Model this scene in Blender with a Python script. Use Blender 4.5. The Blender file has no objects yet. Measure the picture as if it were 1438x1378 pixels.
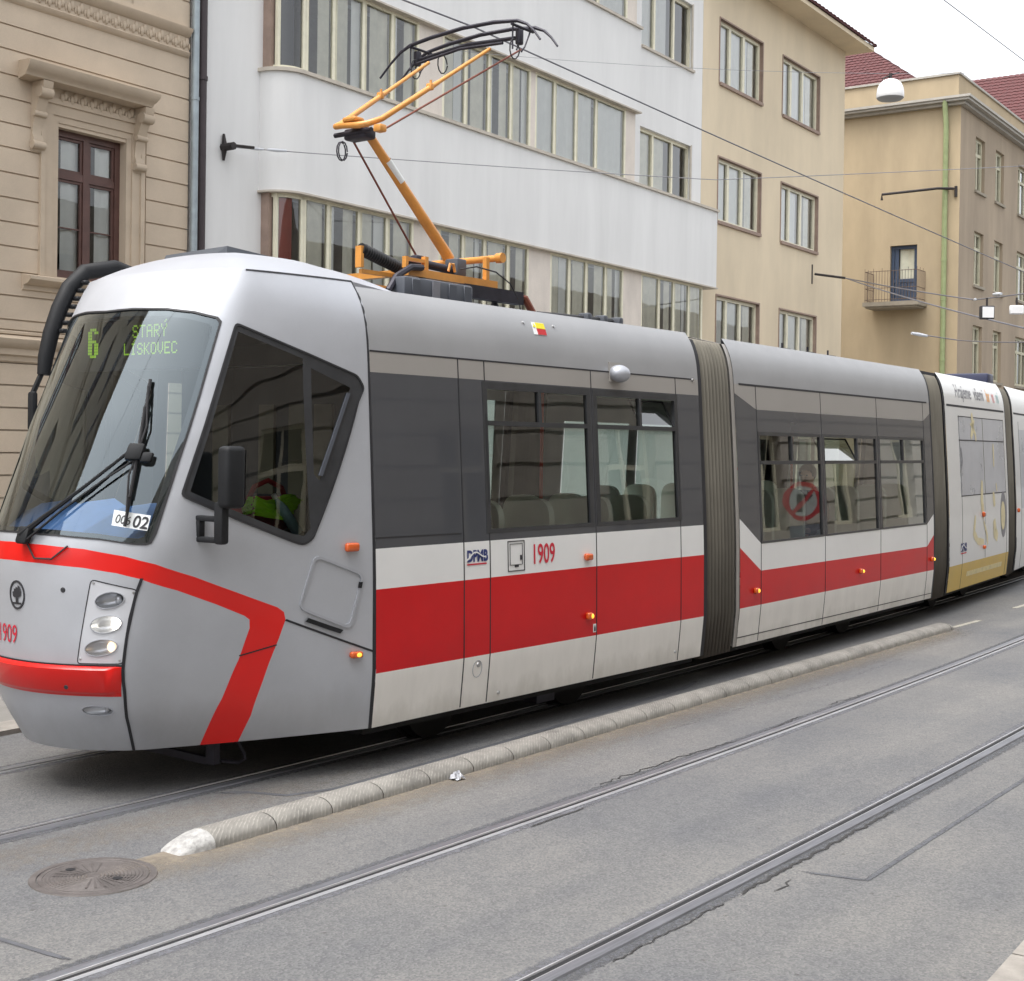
import bpy, bmesh, math, random
from mathutils import Vector, Matrix, geometry
random.seed(7)
SC = bpy.context.scene
COL = SC.collection

# ---------------------------------------------------------------- camera, world, light, exposure
W_PX, F_PX, CX, CY = 1438.0, 1950.0, 719.0, 643.0
ROLL, PITCH, YAW, CAM_H = .0138, math.atan(18 / 1950), math.atan(1522 / 1950), 2.23
def make_camera():
    fw = Vector((math.cos(YAW), math.sin(YAW), 0)); rt = Vector((math.sin(YAW), -math.cos(YAW), 0)); up = Vector((0, 0, 1))
    d = fw * math.cos(PITCH) - up * math.sin(PITCH); dn = -(up * math.cos(PITCH) + fw * math.sin(PITCH))
    x = rt * math.cos(ROLL) - dn * math.sin(ROLL); y = -(rt * math.sin(ROLL) + dn * math.cos(ROLL)); z = -d
    cd = bpy.data.cameras.new('camera'); co = bpy.data.objects.new('camera', cd); COL.objects.link(co)
    co.matrix_world = Matrix(((x.x, y.x, z.x, 0), (x.y, y.y, z.y, 0), (x.z, y.z, z.z, CAM_H), (0, 0, 0, 1)))
    cd.sensor_width = 36; cd.sensor_fit = 'HORIZONTAL'; cd.lens = F_PX / W_PX * 36
    cd.shift_x = (W_PX / 2 - CX) / W_PX; cd.shift_y = -(689 - CY) / W_PX
    cd.clip_start = .05; cd.clip_end = 2000
    SC.camera = co
make_camera()
SUN_ELEV, SUN_ROT = math.radians(70), math.radians(285)
world = bpy.data.worlds.new('World'); SC.world = world; world.use_nodes = True
nt = world.node_tree; nt.nodes.clear()
sky = nt.nodes.new('ShaderNodeTexSky'); sky.sky_type = 'NISHITA'; sky.sun_disc = False
sky.sun_elevation = SUN_ELEV; sky.sun_rotation = SUN_ROT; sky.dust_density = 4.0; sky.air_density = 1.0; sky.ozone_density = 1.0
hs = nt.nodes.new('ShaderNodeHueSaturation'); hs.inputs['Saturation'].default_value = .16     # overcast: a grey-white sky
bg = nt.nodes.new('ShaderNodeBackground'); bg.inputs['Strength'].default_value = .15
wo = nt.nodes.new('ShaderNodeOutputWorld')
nt.links.new(sky.outputs[0], hs.inputs['Color']); nt.links.new(hs.outputs[0], bg.inputs[0]); nt.links.new(bg.outputs[0], wo.inputs[0])
sun_d = bpy.data.lights.new('sun', 'SUN'); sun_d.energy = 0.55; sun_d.angle = math.radians(35); sun_d.color = (1, .96, .9)
sun = bpy.data.objects.new('sun', sun_d); COL.objects.link(sun)
def sun_dir():
    # nishita: rotation 0 = +Y, turning clockwise seen from above
    return Vector((math.sin(SUN_ROT) * math.cos(SUN_ELEV), math.cos(SUN_ROT) * math.cos(SUN_ELEV), math.sin(SUN_ELEV)))
sun.rotation_euler = sun_dir().to_track_quat('Z', 'Y').to_euler()
SC.view_settings.view_transform = 'Standard'; SC.view_settings.look = 'None'; SC.view_settings.gamma = 1
SC.view_settings.exposure = 1.50
SC.cycles.max_bounces = 10; SC.cycles.transparent_max_bounces = 24; SC.cycles.glossy_bounces = 4
SC.cycles.caustics_reflective = False; SC.cycles.caustics_refractive = False

# ---------------------------------------------------------------- materials
def lin(c): return tuple(((v / 255) / 12.92 if v / 255 <= .04045 else ((v / 255 + .055) / 1.055) ** 2.4) for v in c)
MATS = {}
def mat(name, col, rough=.6, metal=0.0, var=.12, scale=3.0, bump=0.0, bscale=60.0, spec=.5, coat=0.0, stretch=None, fine=0.0):
    if name in MATS: return MATS[name]
    m = bpy.data.materials.new(name); m.use_nodes = True; n = m.node_tree.nodes; l = m.node_tree.links
    b = n['Principled BSDF']; b.inputs['Roughness'].default_value = rough; b.inputs['Metallic'].default_value = metal
    b.inputs['Specular IOR Level'].default_value = spec; b.inputs['Coat Weight'].default_value = coat
    tc = n.new('ShaderNodeTexCoord'); src = tc.outputs['Object']
    if stretch:
        mp = n.new('ShaderNodeMapping'); mp.inputs['Scale'].default_value = stretch; l.new(src, mp.inputs[0]); src = mp.outputs[0]
    no = n.new('ShaderNodeTexNoise'); no.inputs['Scale'].default_value = scale; no.inputs['Detail'].default_value = 6; no.inputs['Roughness'].default_value = .62
    l.new(src, no.inputs['Vector'])
    cr = n.new('ShaderNodeValToRGB'); cr.color_ramp.elements[0].position = .3; cr.color_ramp.elements[1].position = .7
    cr.color_ramp.elements[0].color = tuple(c * (1 - var) for c in col) + (1,); cr.color_ramp.elements[1].color = tuple(min(1, c * (1 + var)) for c in col) + (1,)
    l.new(no.outputs[0], cr.inputs[0]); out = cr.outputs[0]
    if fine:
        nf = n.new('ShaderNodeTexNoise'); nf.inputs['Scale'].default_value = bscale; nf.inputs['Detail'].default_value = 3
        l.new(tc.outputs['Object'], nf.inputs['Vector'])
        mr = n.new('ShaderNodeMapRange'); mr.inputs[1].default_value = .3; mr.inputs[2].default_value = .7; mr.inputs[3].default_value = 1 - fine; mr.inputs[4].default_value = 1 + fine
        l.new(nf.outputs[0], mr.inputs[0])
        mx = n.new('ShaderNodeMix'); mx.data_type = 'RGBA'; mx.blend_type = 'MULTIPLY'; mx.inputs[0].default_value = 1
        l.new(out, mx.inputs[6]); l.new(mr.outputs[0], mx.inputs[7]); out = mx.outputs[2]
    l.new(out, b.inputs['Base Color'])
    mr2 = n.new('ShaderNodeMapRange'); mr2.inputs[3].default_value = max(.02, rough * .85); mr2.inputs[4].default_value = min(1, rough * 1.15)
    l.new(no.outputs[0], mr2.inputs[0]); l.new(mr2.outputs[0], b.inputs['Roughness'])
    if bump:
        nb = n.new('ShaderNodeTexNoise'); nb.inputs['Scale'].default_value = bscale; nb.inputs['Detail'].default_value = 4
        l.new(tc.outputs['Object'], nb.inputs['Vector'])
        bp = n.new('ShaderNodeBump'); bp.inputs['Strength'].default_value = bump; bp.inputs['Distance'].default_value = .01
        l.new(nb.outputs[0], bp.inputs['Height']); l.new(bp.outputs[0], b.inputs['Normal'])
    MATS[name] = m
    return m
def dirty(name, z0, z1, col, k=.7, nscale=4.0, stretch=(1, 1, .4), amp=.5):
    """grime that settles on the lower part of a thing: mixed in below a ragged height"""
    m = MATS[name]; n = m.node_tree.nodes; l = m.node_tree.links; b = n['Principled BSDF']
    tc = n.new('ShaderNodeTexCoord'); sx = n.new('ShaderNodeSeparateXYZ'); l.new(tc.outputs['Object'], sx.inputs[0])
    mp = n.new('ShaderNodeMapping'); mp.inputs['Scale'].default_value = stretch; l.new(tc.outputs['Object'], mp.inputs[0])
    no = n.new('ShaderNodeTexNoise'); no.inputs['Scale'].default_value = nscale; no.inputs['Detail'].default_value = 6; no.inputs['Roughness'].default_value = .65; l.new(mp.outputs[0], no.inputs['Vector'])
    ad = n.new('ShaderNodeMath'); ad.operation = 'MULTIPLY_ADD'; ad.inputs[1].default_value = amp; l.new(no.outputs[0], ad.inputs[0]); l.new(sx.outputs['Z'], ad.inputs[2])
    mr = n.new('ShaderNodeMapRange'); mr.inputs[1].default_value = z0 + amp * .5; mr.inputs[2].default_value = z1 + amp * .5; mr.inputs[3].default_value = k; mr.inputs[4].default_value = 0; l.new(ad.outputs[0], mr.inputs[0])
    mx = n.new('ShaderNodeMix'); mx.data_type = 'RGBA'; l.new(mr.outputs[0], mx.inputs[0]); mx.inputs[7].default_value = tuple(col) + (1,)
    l.new(b.inputs['Base Color'].links[0].from_socket, mx.inputs[6]); l.new(mx.outputs[2], b.inputs['Base Color'])
def glass(name, tint, boost=1.0, wavy=0.0, wscale=1.0, rough=.01, wstretch=(1, 1, 1), base=0.0, gcol=(1, 1, 1)):
    m = bpy.data.materials.new(name); m.use_nodes = True; n = m.node_tree.nodes; l = m.node_tree.links
    n.remove(n['Principled BSDF']); o = n['Material Output']
    tr = n.new('ShaderNodeBsdfTransparent'); tr.inputs[0].default_value = tint + (1,)
    gl = n.new('ShaderNodeBsdfGlossy'); gl.inputs['Roughness'].default_value = rough; gl.inputs[0].default_value = gcol + (1,)
    fr = n.new('ShaderNodeFresnel'); fr.inputs[0].default_value = 1.5
    mu = n.new('ShaderNodeMath'); mu.operation = 'MULTIPLY_ADD'; mu.inputs[1].default_value = boost; mu.inputs[2].default_value = base; mu.use_clamp = True
    mx = n.new('ShaderNodeMixShader')
    l.new(fr.outputs[0], mu.inputs[0]); l.new(mu.outputs[0], mx.inputs[0]); l.new(tr.outputs[0], mx.inputs[1]); l.new(gl.outputs[0], mx.inputs[2]); l.new(mx.outputs[0], o.inputs[0])
    if wavy:
        tc = n.new('ShaderNodeTexCoord'); mp = n.new('ShaderNodeMapping'); mp.inputs['Scale'].default_value = wstretch
        no = n.new('ShaderNodeTexNoise'); no.inputs['Scale'].default_value = wscale; no.inputs['Detail'].default_value = 1
        bp = n.new('ShaderNodeBump'); bp.inputs['Strength'].default_value = wavy; bp.inputs['Distance'].default_value = .05
        l.new(tc.outputs['Object'], mp.inputs[0]); l.new(mp.outputs[0], no.inputs['Vector']); l.new(no.outputs[0], bp.inputs['Height'])
        l.new(bp.outputs[0], gl.inputs['Normal'])
    MATS[name] = m
    return m
def emit(name, col, s):
    m = bpy.data.materials.new(name); m.use_nodes = True; n = m.node_tree.nodes; l = m.node_tree.links
    b = n['Principled BSDF']; b.inputs['Base Color'].default_value = col + (1,); b.inputs['Emission Color'].default_value = col + (1,); b.inputs['Emission Strength'].default_value = s
    MATS[name] = m
    return m

# ---------------------------------------------------------------- object helpers
FR = {}
def tag(o, label=None, cat=None, group=None, kind=None):
    if label: o['label'] = label
    if cat: o['category'] = cat
    if group: o['group'] = group
    if kind: o['kind'] = kind
    return o
def thing(name, label, cat, loc=(0, 0, 0), rz=0.0, group=None):
    o = bpy.data.objects.new(name, None); COL.objects.link(o); o.location = loc; o.rotation_euler = (0, 0, rz); o.empty_display_size = .3
    FR[o.name] = Matrix.Translation(loc) @ Matrix.Rotation(rz, 4, 'Z')
    return tag(o, label, cat, group)
class MB:
    """collects faces (with material index) in world coordinates"""
    def __init__(s): s.v = []; s.f = []; s.m = []; s.sm = []
    def add(s, vs, fs, mi=0, smooth=False):
        b = len(s.v); s.v += [tuple(p) for p in vs]
        for f in fs: s.f.append(tuple(b + i for i in f)); s.m.append(mi); s.sm.append(smooth)
        return s
    def quad(s, a, b, c, d, mi=0): return s.add([a, b, c, d], [(0, 1, 2, 3)], mi)
    def box(s, lo, hi, mi=0, fn=None):
        x0, y0, z0 = lo; x1, y1, z1 = hi
        v = [(x0, y0, z0), (x1, y0, z0), (x1, y1, z0), (x0, y1, z0), (x0, y0, z1), (x1, y0, z1), (x1, y1, z1), (x0, y1, z1)]
        if fn: v = [fn(*p) for p in v]
        return s.add(v, [(0, 3, 2, 1), (4, 5, 6, 7), (0, 1, 5, 4), (1, 2, 6, 5), (2, 3, 7, 6), (3, 0, 4, 7)], mi)
    def rbox(s, lo, hi, r=.02, seg=3, mi=0, fn=None):
        bm = bmesh.new(); bmesh.ops.create_cube(bm, size=1)
        for v in bm.verts: v.co = Vector([lo[i] + (hi[i] - lo[i]) * (v.co[i] + .5) for i in range(3)])
        bmesh.ops.bevel(bm, geom=bm.edges[:], offset=r, segments=seg, affect='EDGES', profile=.5)
        bm.verts.index_update()
        vs = [tuple(v.co) for v in bm.verts]
        if fn: vs = [fn(*p) for p in vs]
        s.add(vs, [[v.index for v in f.verts] for f in bm.faces], mi, True); bm.free()
        return s
    def tube(s, pts, r, n=8, mi=0, caps=True, smooth=True):
        pts = [Vector(p) for p in pts]; rs = r if isinstance(r, (list, tuple)) else [r] * len(pts)
        rings = []; prev = None
        for i, p in enumerate(pts):
            t = (pts[min(i + 1, len(pts) - 1)] - pts[max(i - 1, 0)]).normalized()
            if prev is None:
                u = t.orthogonal().normalized()
            else:
                u = (prev - t * prev.dot(t))
                u = u.normalized() if u.length > 1e-6 else t.orthogonal().normalized()
            prev = u; w = t.cross(u)
            rings.append([p + (u * math.cos(2 * math.pi * k / n) + w * math.sin(2 * math.pi * k / n)) * rs[i] for k in range(n)])
        vs = [q for ring in rings for q in ring]; fs = []
        for i in range(len(rings) - 1):
            for k in range(n):
                a = i * n + k; b = i * n + (k + 1) % n
                fs.append((a, b, b + n, a + n))
        s.add(vs, fs, mi, smooth)
        if caps:
            s.add(rings[0], [tuple(range(n - 1, -1, -1))], mi); s.add(rings[-1], [tuple(range(n))], mi)
        return s
    def lathe(s, prof, origin, axis=(0, 0, 1), n=24, mi=0):
        ax = Vector(axis).normalized(); u = ax.orthogonal().normalized(); w = ax.cross(u); o = Vector(origin)
        vs = [o + ax * h + (u * math.cos(2 * math.pi * k / n) + w * math.sin(2 * math.pi * k / n)) * r for r, h in prof for k in range(n)]
        fs = [(i * n + k, i * n + (k + 1) % n, (i + 1) * n + (k + 1) % n, (i + 1) * n + k) for i in range(len(prof) - 1) for k in range(n)]
        return s.add(vs, fs, mi, True)
    def prism(s, poly, z0, z1, mi=0, fn=None):
        n = len(poly); v = [(x, y, z0) for x, y in poly] + [(x, y, z1) for x, y in poly]
        if fn: v = [fn(*p) for p in v]
        s.add(v, [tuple(range(n - 1, -1, -1)), tuple(range(n, 2 * n))], mi)
        s.add(v, [(i, (i + 1) % n, n + (i + 1) % n, n + i) for i in range(n)], mi)
        return s
    def sphere(s, c, r, n=12, mi=0, half=False):
        rx, ry, rz = r if isinstance(r, (tuple, list)) else (r, r, r); m = n // 2
        vs = []; fs = []
        for i in range(m + 1):
            ph = math.pi * i / m - math.pi / 2
            if half: ph = math.pi / 2 * i / m
            for k in range(n):
                th = 2 * math.pi * k / n
                vs.append((c[0] + rx * math.cos(ph) * math.cos(th), c[1] + ry * math.cos(ph) * math.sin(th), c[2] + rz * math.sin(ph)))
        for i in range(m):
            for k in range(n): fs.append((i * n + k, i * n + (k + 1) % n, (i + 1) * n + (k + 1) % n, (i + 1) * n + k))
        return s.add(vs, fs, mi, True)
    def xform(s, fn): s.v = [tuple(fn(*p)) for p in s.v]; return s
    def build(s, name, mats, parent=None, label=None, cat=None, group=None, kind=None, fix=False, loc=None):
        me = bpy.data.meshes.new(name)
        if parent is not None: Mx = FR[parent.name]
        elif loc is not None: Mx = Matrix.Translation(loc)
        else: Mx = Matrix.Identity(4)
        inv = Mx.inverted()
        me.from_pydata([inv @ Vector(p) for p in s.v], [], s.f); me.update()
        for m in (mats if isinstance(mats, (list, tuple)) else [mats]): me.materials.append(m)
        for p, mi, sm in zip(me.polygons, s.m, s.sm): p.material_index = mi; p.use_smooth = sm
        bm = bmesh.new(); bm.from_mesh(me)
        bmesh.ops.remove_doubles(bm, verts=bm.verts[:], dist=1e-5)
        if fix: bmesh.ops.recalc_face_normals(bm, faces=bm.faces[:])
        bm.to_mesh(me); bm.free(); me.set_sharp_from_angle(angle=math.radians(42))
        o = bpy.data.objects.new(name, me); COL.objects.link(o)
        if parent is not None: o.parent = parent
        else: o.matrix_world = Mx
        FR[o.name] = Mx
        return tag(o, label, cat, group, kind)
def in_poly(x, y, poly):
    c = False; j = len(poly) - 1
    for i in range(len(poly)):
        xi, yi = poly[i]; xj, yj = poly[j]
        if (yi > y) != (yj > y) and x < (xj - xi) * (y - yi) / (yj - yi) + xi: c = not c
        j = i
    return c
def densify(poly, d, closed=True):
    out = []; n = len(poly)
    for i in range(n if closed else n - 1):
        a = poly[i]; b = poly[(i + 1) % n]; k = max(1, int(math.hypot(b[0] - a[0], b[1] - a[1]) / d))
        for j in range(k): out.append((a[0] + (b[0] - a[0]) * j / k, a[1] + (b[1] - a[1]) * j / k))
    if not closed: out.append(poly[-1])
    return out
def round_poly(poly, r, n=4, only=None):
    out = []; N = len(poly)
    for i in range(N):
        p = Vector(poly[i]); a = Vector(poly[i - 1]) - p; b = Vector(poly[(i + 1) % N]) - p
        k = min(r, a.length * .45, b.length * .45)
        if only is not None and i not in only: out.append(tuple(p)); continue
        p0 = p + a.normalized() * k; p1 = p + b.normalized() * k
        for j in range(n + 1):
            t = j / n; out.append(tuple(p0 * (1 - t) ** 2 + p * 2 * t * (1 - t) + p1 * t * t))
    return out
def panelize(fn, As, Zs, polys, classify, dens=.06, outward=None):
    """triangulate a parameter rectangle with the outlines as exact edges; returns {key: MB}"""
    pts = []; edges = []; segs = []
    for poly in polys:
        d = densify(poly, dens); b = len(pts); pts += d
        for i in range(len(d)):
            edges.append((b + i, b + (i + 1) % len(d))); segs.append((d[i], d[(i + 1) % len(d)]))
    da = (As[1] - As[0]) * .25; cell = {}
    for s in segs:
        for t in (0, .5, 1):
            q = (s[0][0] + (s[1][0] - s[0][0]) * t, s[0][1] + (s[1][1] - s[0][1]) * t)
            cell.setdefault((round(q[0] / .1), round(q[1] / .1)), []).append(q)
    for a in As:
        for z in Zs:
            ca, cz = round(a / .1), round(z / .1); ok = True
            if a not in (As[0], As[-1]) and z not in (Zs[0], Zs[-1]):
                for i in (-1, 0, 1):
                    for j in (-1, 0, 1):
                        for q in cell.get((ca + i, cz + j), ()):
                            if abs(q[0] - a) < min(.022, da) and abs(q[1] - z) < .022: ok = False
            if ok: pts.append((a, z))
    V, E_, F, *_ = geometry.delaunay_2d_cdt([Vector(p) for p in pts], edges, [], 0, 1e-4)
    P = [fn(v.x, v.y) for v in V]; out = {}
    for f in F:
        cx = sum(V[i].x for i in f) / len(f); cz = sum(V[i].y for i in f) / len(f)
        k = classify(cx, cz)
        if k is None: continue
        out.setdefault(k, []).append(tuple(f))
    res = {}
    for k, fs in out.items():
        used = sorted({i for f in fs for i in f}); mp = {i: j for j, i in enumerate(used)}
        mb = MB(); tris = []
        for f in fs:
            g = [mp[i] for i in f]
            if outward:
                a, b, c = (Vector(P[i]) for i in f[:3])
                if (b - a).cross(c - a).dot(outward(a)) < 0: g.reverse()
            tris.append(tuple(g))
        mb.add([P[i] for i in used], tris, 0, True); res[k] = mb
    return res
def patch(fn, poly, As, Zs, dens=.05, outward=None):
    r = panelize(fn, As, Zs, [poly], lambda a, z: 'x' if in_poly(a, z, poly) else None, dens, outward)
    return r.get('x', MB())
def ring(fn, outer, inner, o_out, o_in, mb=None, mi=0):
    """a frame between two outlines with the same number of points, standing from o_in to o_out off the surface"""
    mb = mb or MB(); n = len(outer)
    A = [fn(a, z, o_out) for a, z in outer]; B = [fn(a, z, o_out) for a, z in inner]; C = [fn(a, z, o_in) for a, z in inner]; D = [fn(a, z, o_in) for a, z in outer]
    for i in range(n):
        j = (i + 1) % n
        mb.quad(A[i], A[j], B[j], B[i], mi); mb.quad(B[i], B[j], C[j], C[i], mi); mb.quad(D[i], D[j], A[j], A[i], mi)
    return mb
def ribbon(fn, path, w, off, mb=None, mi=0, th=.004):
    """narrow raised strip along a path on a surface"""
    mb = mb or MB(); L = []; Rr = []
    for i, p in enumerate(path):
        a = Vector(path[max(i - 1, 0)]); b = Vector(path[min(i + 1, len(path) - 1)]); t = (b - a).normalized(); nn = Vector((-t.y, t.x))
        L.append((p[0] + nn.x * w / 2, p[1] + nn.y * w / 2)); Rr.append((p[0] - nn.x * w / 2, p[1] - nn.y * w / 2))
    for i in range(len(path) - 1):
        a, b, c, d = fn(*L[i], off), fn(*L[i + 1], off), fn(*Rr[i + 1], off), fn(*Rr[i], off)
        a2, b2, c2, d2 = fn(*L[i], off - th), fn(*L[i + 1], off - th), fn(*Rr[i + 1], off - th), fn(*Rr[i], off - th)
        mb.quad(a, d, c, b, mi); mb.quad(a, b, b2, a2, mi); mb.quad(d, d2, c2, c, mi)
    return mb
def text_shape(s, size, align='LEFT', bold=0.0, shear=0.0, xs=1.0):
    cu = bpy.data.curves.new('txt', 'FONT'); cu.body = s; cu.size = size; cu.align_x = align; cu.offset = bold; cu.shear = shear; cu.resolution_u = 4
    o = bpy.data.objects.new('txt', cu); COL.objects.link(o)
    dg = bpy.context.evaluated_depsgraph_get(); ev = o.evaluated_get(dg); me = bpy.data.meshes.new_from_object(ev)
    vs = [(v.co.x * xs, v.co.y) for v in me.vertices]; fs = [tuple(p.vertices) for p in me.polygons]
    bpy.data.objects.remove(o); bpy.data.curves.remove(cu); bpy.data.meshes.remove(me)
    return vs, fs
def text_on(fn, s, at, size, off=.004, align='LEFT', bold=0.0, shear=0.0, xs=1.0, sa=1.0, mb=None, mi=0):
    mb = mb or MB(); vs, fs = text_shape(s, size, align, bold, shear, xs)
    mb.add([fn(at[0] + x * sa, at[1] + y, off) for x, y in vs], fs, mi)
    return mb
def frange(a, b, n): return [a + (b - a) * i / n for i in range(n + 1)]
# ---------------------------------------------------------------- tram surfaces
def interp(tab, z):
    if z <= tab[0][0]: return tab[0][1:]
    for i in range(len(tab) - 1):
        a, b = tab[i], tab[i + 1]
        if z <= b[0]:
            k = (z - a[0]) / (b[0] - a[0])
            return tuple(a[j] + (b[j] - a[j]) * k for j in range(1, len(a)))
    return tab[-1][1:]
def smooth_interp(tab, z, w):
    n = len(tab[0]) - 1; s = [0.0] * n; tot = 0
    for d, g in ((-1, .12), (-.6, .2), (-.25, .25), (0, .2), (.25, .25), (.6, .2), (1, .12)):
        v = interp(tab, z + d * w); tot += g
        for j in range(n): s[j] += v[j] * g
    return [x / tot for x in s]
PROFILE = [(.10, .06), (.30, .035), (.67, 0.), (1.25, .008), (1.52, .018), (2.1, .052), (2.71, .092), (2.855, .102), (3.0, .118), (3.12, .146), (3.22, .188), (3.30, .245), (3.4, .32)]
def body_in(z): return smooth_interp(PROFILE, z, .05)[0]
SIDE0, CENTRE = 6.47, 7.70
# z, corner x, corner y, nose x
CABTAB = [(.05, 5.50, 7.20, 5.22), (.30, 5.36, 7.12, 5.08), (.55, 5.22, 7.04, 4.95), (.80, 5.17, 6.99, 4.885), (1.0, 5.19, 6.95, 4.87), (1.38, 5.27, 6.89, 4.85),
          (1.6, 5.335, 6.845, 4.86), (2.3, 5.585, 6.825, 5.155), (3.03, 5.845, 6.835, 5.50), (3.2, 5.90, 6.85, 5.62), (3.34, 5.95, 6.88, 5.76), (3.5, 6.05, 6.95, 5.9)]
JOINT_X = 6.83
def cab_raw(t, z):
    cx, cy, nx = smooth_interp(CABTAB, z, .06)
    far = t > 2
    if far: t = 4 - t
    jy = SIDE0 + body_in(z)
    if t < 1:
        b = .028 * 4 * t * (1 - t)
        x = JOINT_X + (cx - JOINT_X) * t; y = jy + (cy - jy) * t - b
    else:
        u = t - 1
        y = cy + (CENTRE - cy) * u; x = nx + (cx - nx) * (1 - u) ** 2.1
    if far: y = 2 * CENTRE - y
    return (x, y)
def cab(t, z, off=0.0):
    w = .10
    x = y = tot = 0
    for k, g in ((-1, .5), (-.66, .8), (-.33, 1), (0, 1), (.33, 1), (.66, .8), (1, .5)):
        tt = t + k * w
        if tt < 0: tt = 0 if t <= 0 else tt
        f = min(1, t / .15) if t < .15 else (min(1, (4 - t) / .15) if t > 3.85 else 1)
        p = cab_raw(min(4, max(0, t + k * w * f)), z); x += p[0] * g; y += p[1] * g; tot += g
    p = [x / tot, y / tot, z]
    if off:
        e = .004
        a = cab(min(4, t + e), z); b = cab(max(0, t - e), z); c = cab(t, z + .01); d = cab(t, z - .01)
        u = [a[i] - b[i] for i in range(3)]; v = [c[i] - d[i] for i in range(3)]
        n = [u[1] * v[2] - u[2] * v[1], u[2] * v[0] - u[0] * v[2], u[0] * v[1] - u[1] * v[0]]
        l = math.sqrt(sum(q * q for q in n)) or 1
        sgn = off / l
        # outward = away from the cab's middle
        if n[0] * (p[0] - 6.6) + n[1] * (p[1] - CENTRE) < 0: sgn = -sgn
        p = [p[i] + n[i] * sgn for i in range(3)]
    return p
class Module:
    # straight body module: near-side base line starts at (x, y), runs along angle (radians), length L
    def __init__(s, x, y, ang, L):
        s.o = (x, y); s.a = ang; s.L = L; s.c = math.cos(ang); s.s = math.sin(ang)
    def w(s, a, d, z):               # along, inward, up
        return [s.o[0] + s.c * a - s.s * d, s.o[1] + s.s * a + s.c * d, z]
    def side(s, a, z, off=0.0): return s.w(a, body_in(z) - off, z)
    def far(s, a, z, off=0.0): return s.w(a, 2.46 - body_in(z) + off, z)
R = math.radians
M1 = Module(6.83, 6.47, 0, 4.37)
M2 = Module(11.98, 6.52, R(2.86), 5.75)
M3 = Module(18.50, 6.885, R(6.3), 3.62)
M4 = Module(22.85, 7.40, R(9.2), 5.75)
# ---------------------------------------------------------------- street frame: along, across, up
AL = math.radians(3.817); CA, SA = math.cos(AL), math.sin(AL)
def ST(a, n, z): return (CA * a - SA * n, SA * a + CA * n, z)

# ---------------------------------------------------------------- ground
def asphalt(name, base, warm=(1.0, .985, .95)):
    m = bpy.data.materials.new(name); m.use_nodes = True; n = m.node_tree.nodes; l = m.node_tree.links; b = n['Principled BSDF']
    tc = n.new('ShaderNodeTexCoord')
    def noise(sc, det, ro=.6, st=None):
        t = n.new('ShaderNodeTexNoise'); t.inputs['Scale'].default_value = sc; t.inputs['Detail'].default_value = det; t.inputs['Roughness'].default_value = ro
        if st:
            mp = n.new('ShaderNodeMapping'); mp.inputs['Scale'].default_value = st; mp.inputs['Rotation'].default_value = (0, 0, -AL); l.new(tc.outputs['Object'], mp.inputs[0]); l.new(mp.outputs[0], t.inputs['Vector'])
        else: l.new(tc.outputs['Object'], t.inputs['Vector'])
        return t
    def ramp(src, p0, p1, c0, c1):
        r = n.new('ShaderNodeValToRGB'); r.color_ramp.elements[0].position = p0; r.color_ramp.elements[1].position = p1
        r.color_ramp.elements[0].color = tuple(c0) + (1,); r.color_ramp.elements[1].color = tuple(c1) + (1,); l.new(src, r.inputs[0]); return r.outputs[0]
    def mul(a, c):
        x = n.new('ShaderNodeMix'); x.data_type = 'RGBA'; x.blend_type = 'MULTIPLY'; x.inputs[0].default_value = 1; l.new(a, x.inputs[6]); l.new(c, x.inputs[7]); return x.outputs[2]
    big = ramp(noise(.55, 5).outputs[0], .32, .68, [base * .84 * w for w in (.98, 1, 1.04)], [base * 1.13 * w for w in warm])
    trk = ramp(noise(1.0, 4, .55, (.12, 1.6, 1)).outputs[0], .3, .7, (.84, .85, .88), (1.10, 1.09, 1.07))
    mid = ramp(noise(9, 6, .7).outputs[0], .3, .7, (.92, .92, .93), (1.07, 1.07, 1.06))
    vo = n.new('ShaderNodeTexVoronoi'); vo.inputs['Scale'].default_value = 95; l.new(tc.outputs['Object'], vo.inputs['Vector'])
    sp = ramp(vo.outputs['Color'], .15, .95, (.76, .76, .78), (1.26, 1.25, 1.22))
    vo2 = n.new('ShaderNodeTexVoronoi'); vo2.inputs['Scale'].default_value = 38; l.new(tc.outputs['Object'], vo2.inputs['Vector'])
    st = ramp(vo2.outputs['Distance'], .02, .11, (1.9, 1.85, 1.7), (1, 1, 1))
    vo3 = n.new('ShaderNodeTexVoronoi'); vo3.inputs['Scale'].default_value = 5.5; vo3.inputs['Randomness'].default_value = 1; l.new(tc.outputs['Object'], vo3.inputs['Vector'])
    dk = ramp(vo3.outputs['Distance'], .03, .09, (.68, .66, .65), (1, 1, 1))
    out = mul(mul(mul(mul(mul(big, trk), mid), sp), st), dk)
    l.new(out, b.inputs['Base Color']); b.inputs['Roughness'].default_value = .82; b.inputs['Specular IOR Level'].default_value = .35
    bp = n.new('ShaderNodeBump'); bp.inputs['Strength'].default_value = .55; bp.inputs['Distance'].default_value = .004
    l.new(vo.outputs['Distance'], bp.inputs['Height']); l.new(bp.outputs[0], b.inputs['Normal'])
    MATS[name] = m
    return m
asphalt('asphalt', .150)
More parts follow.
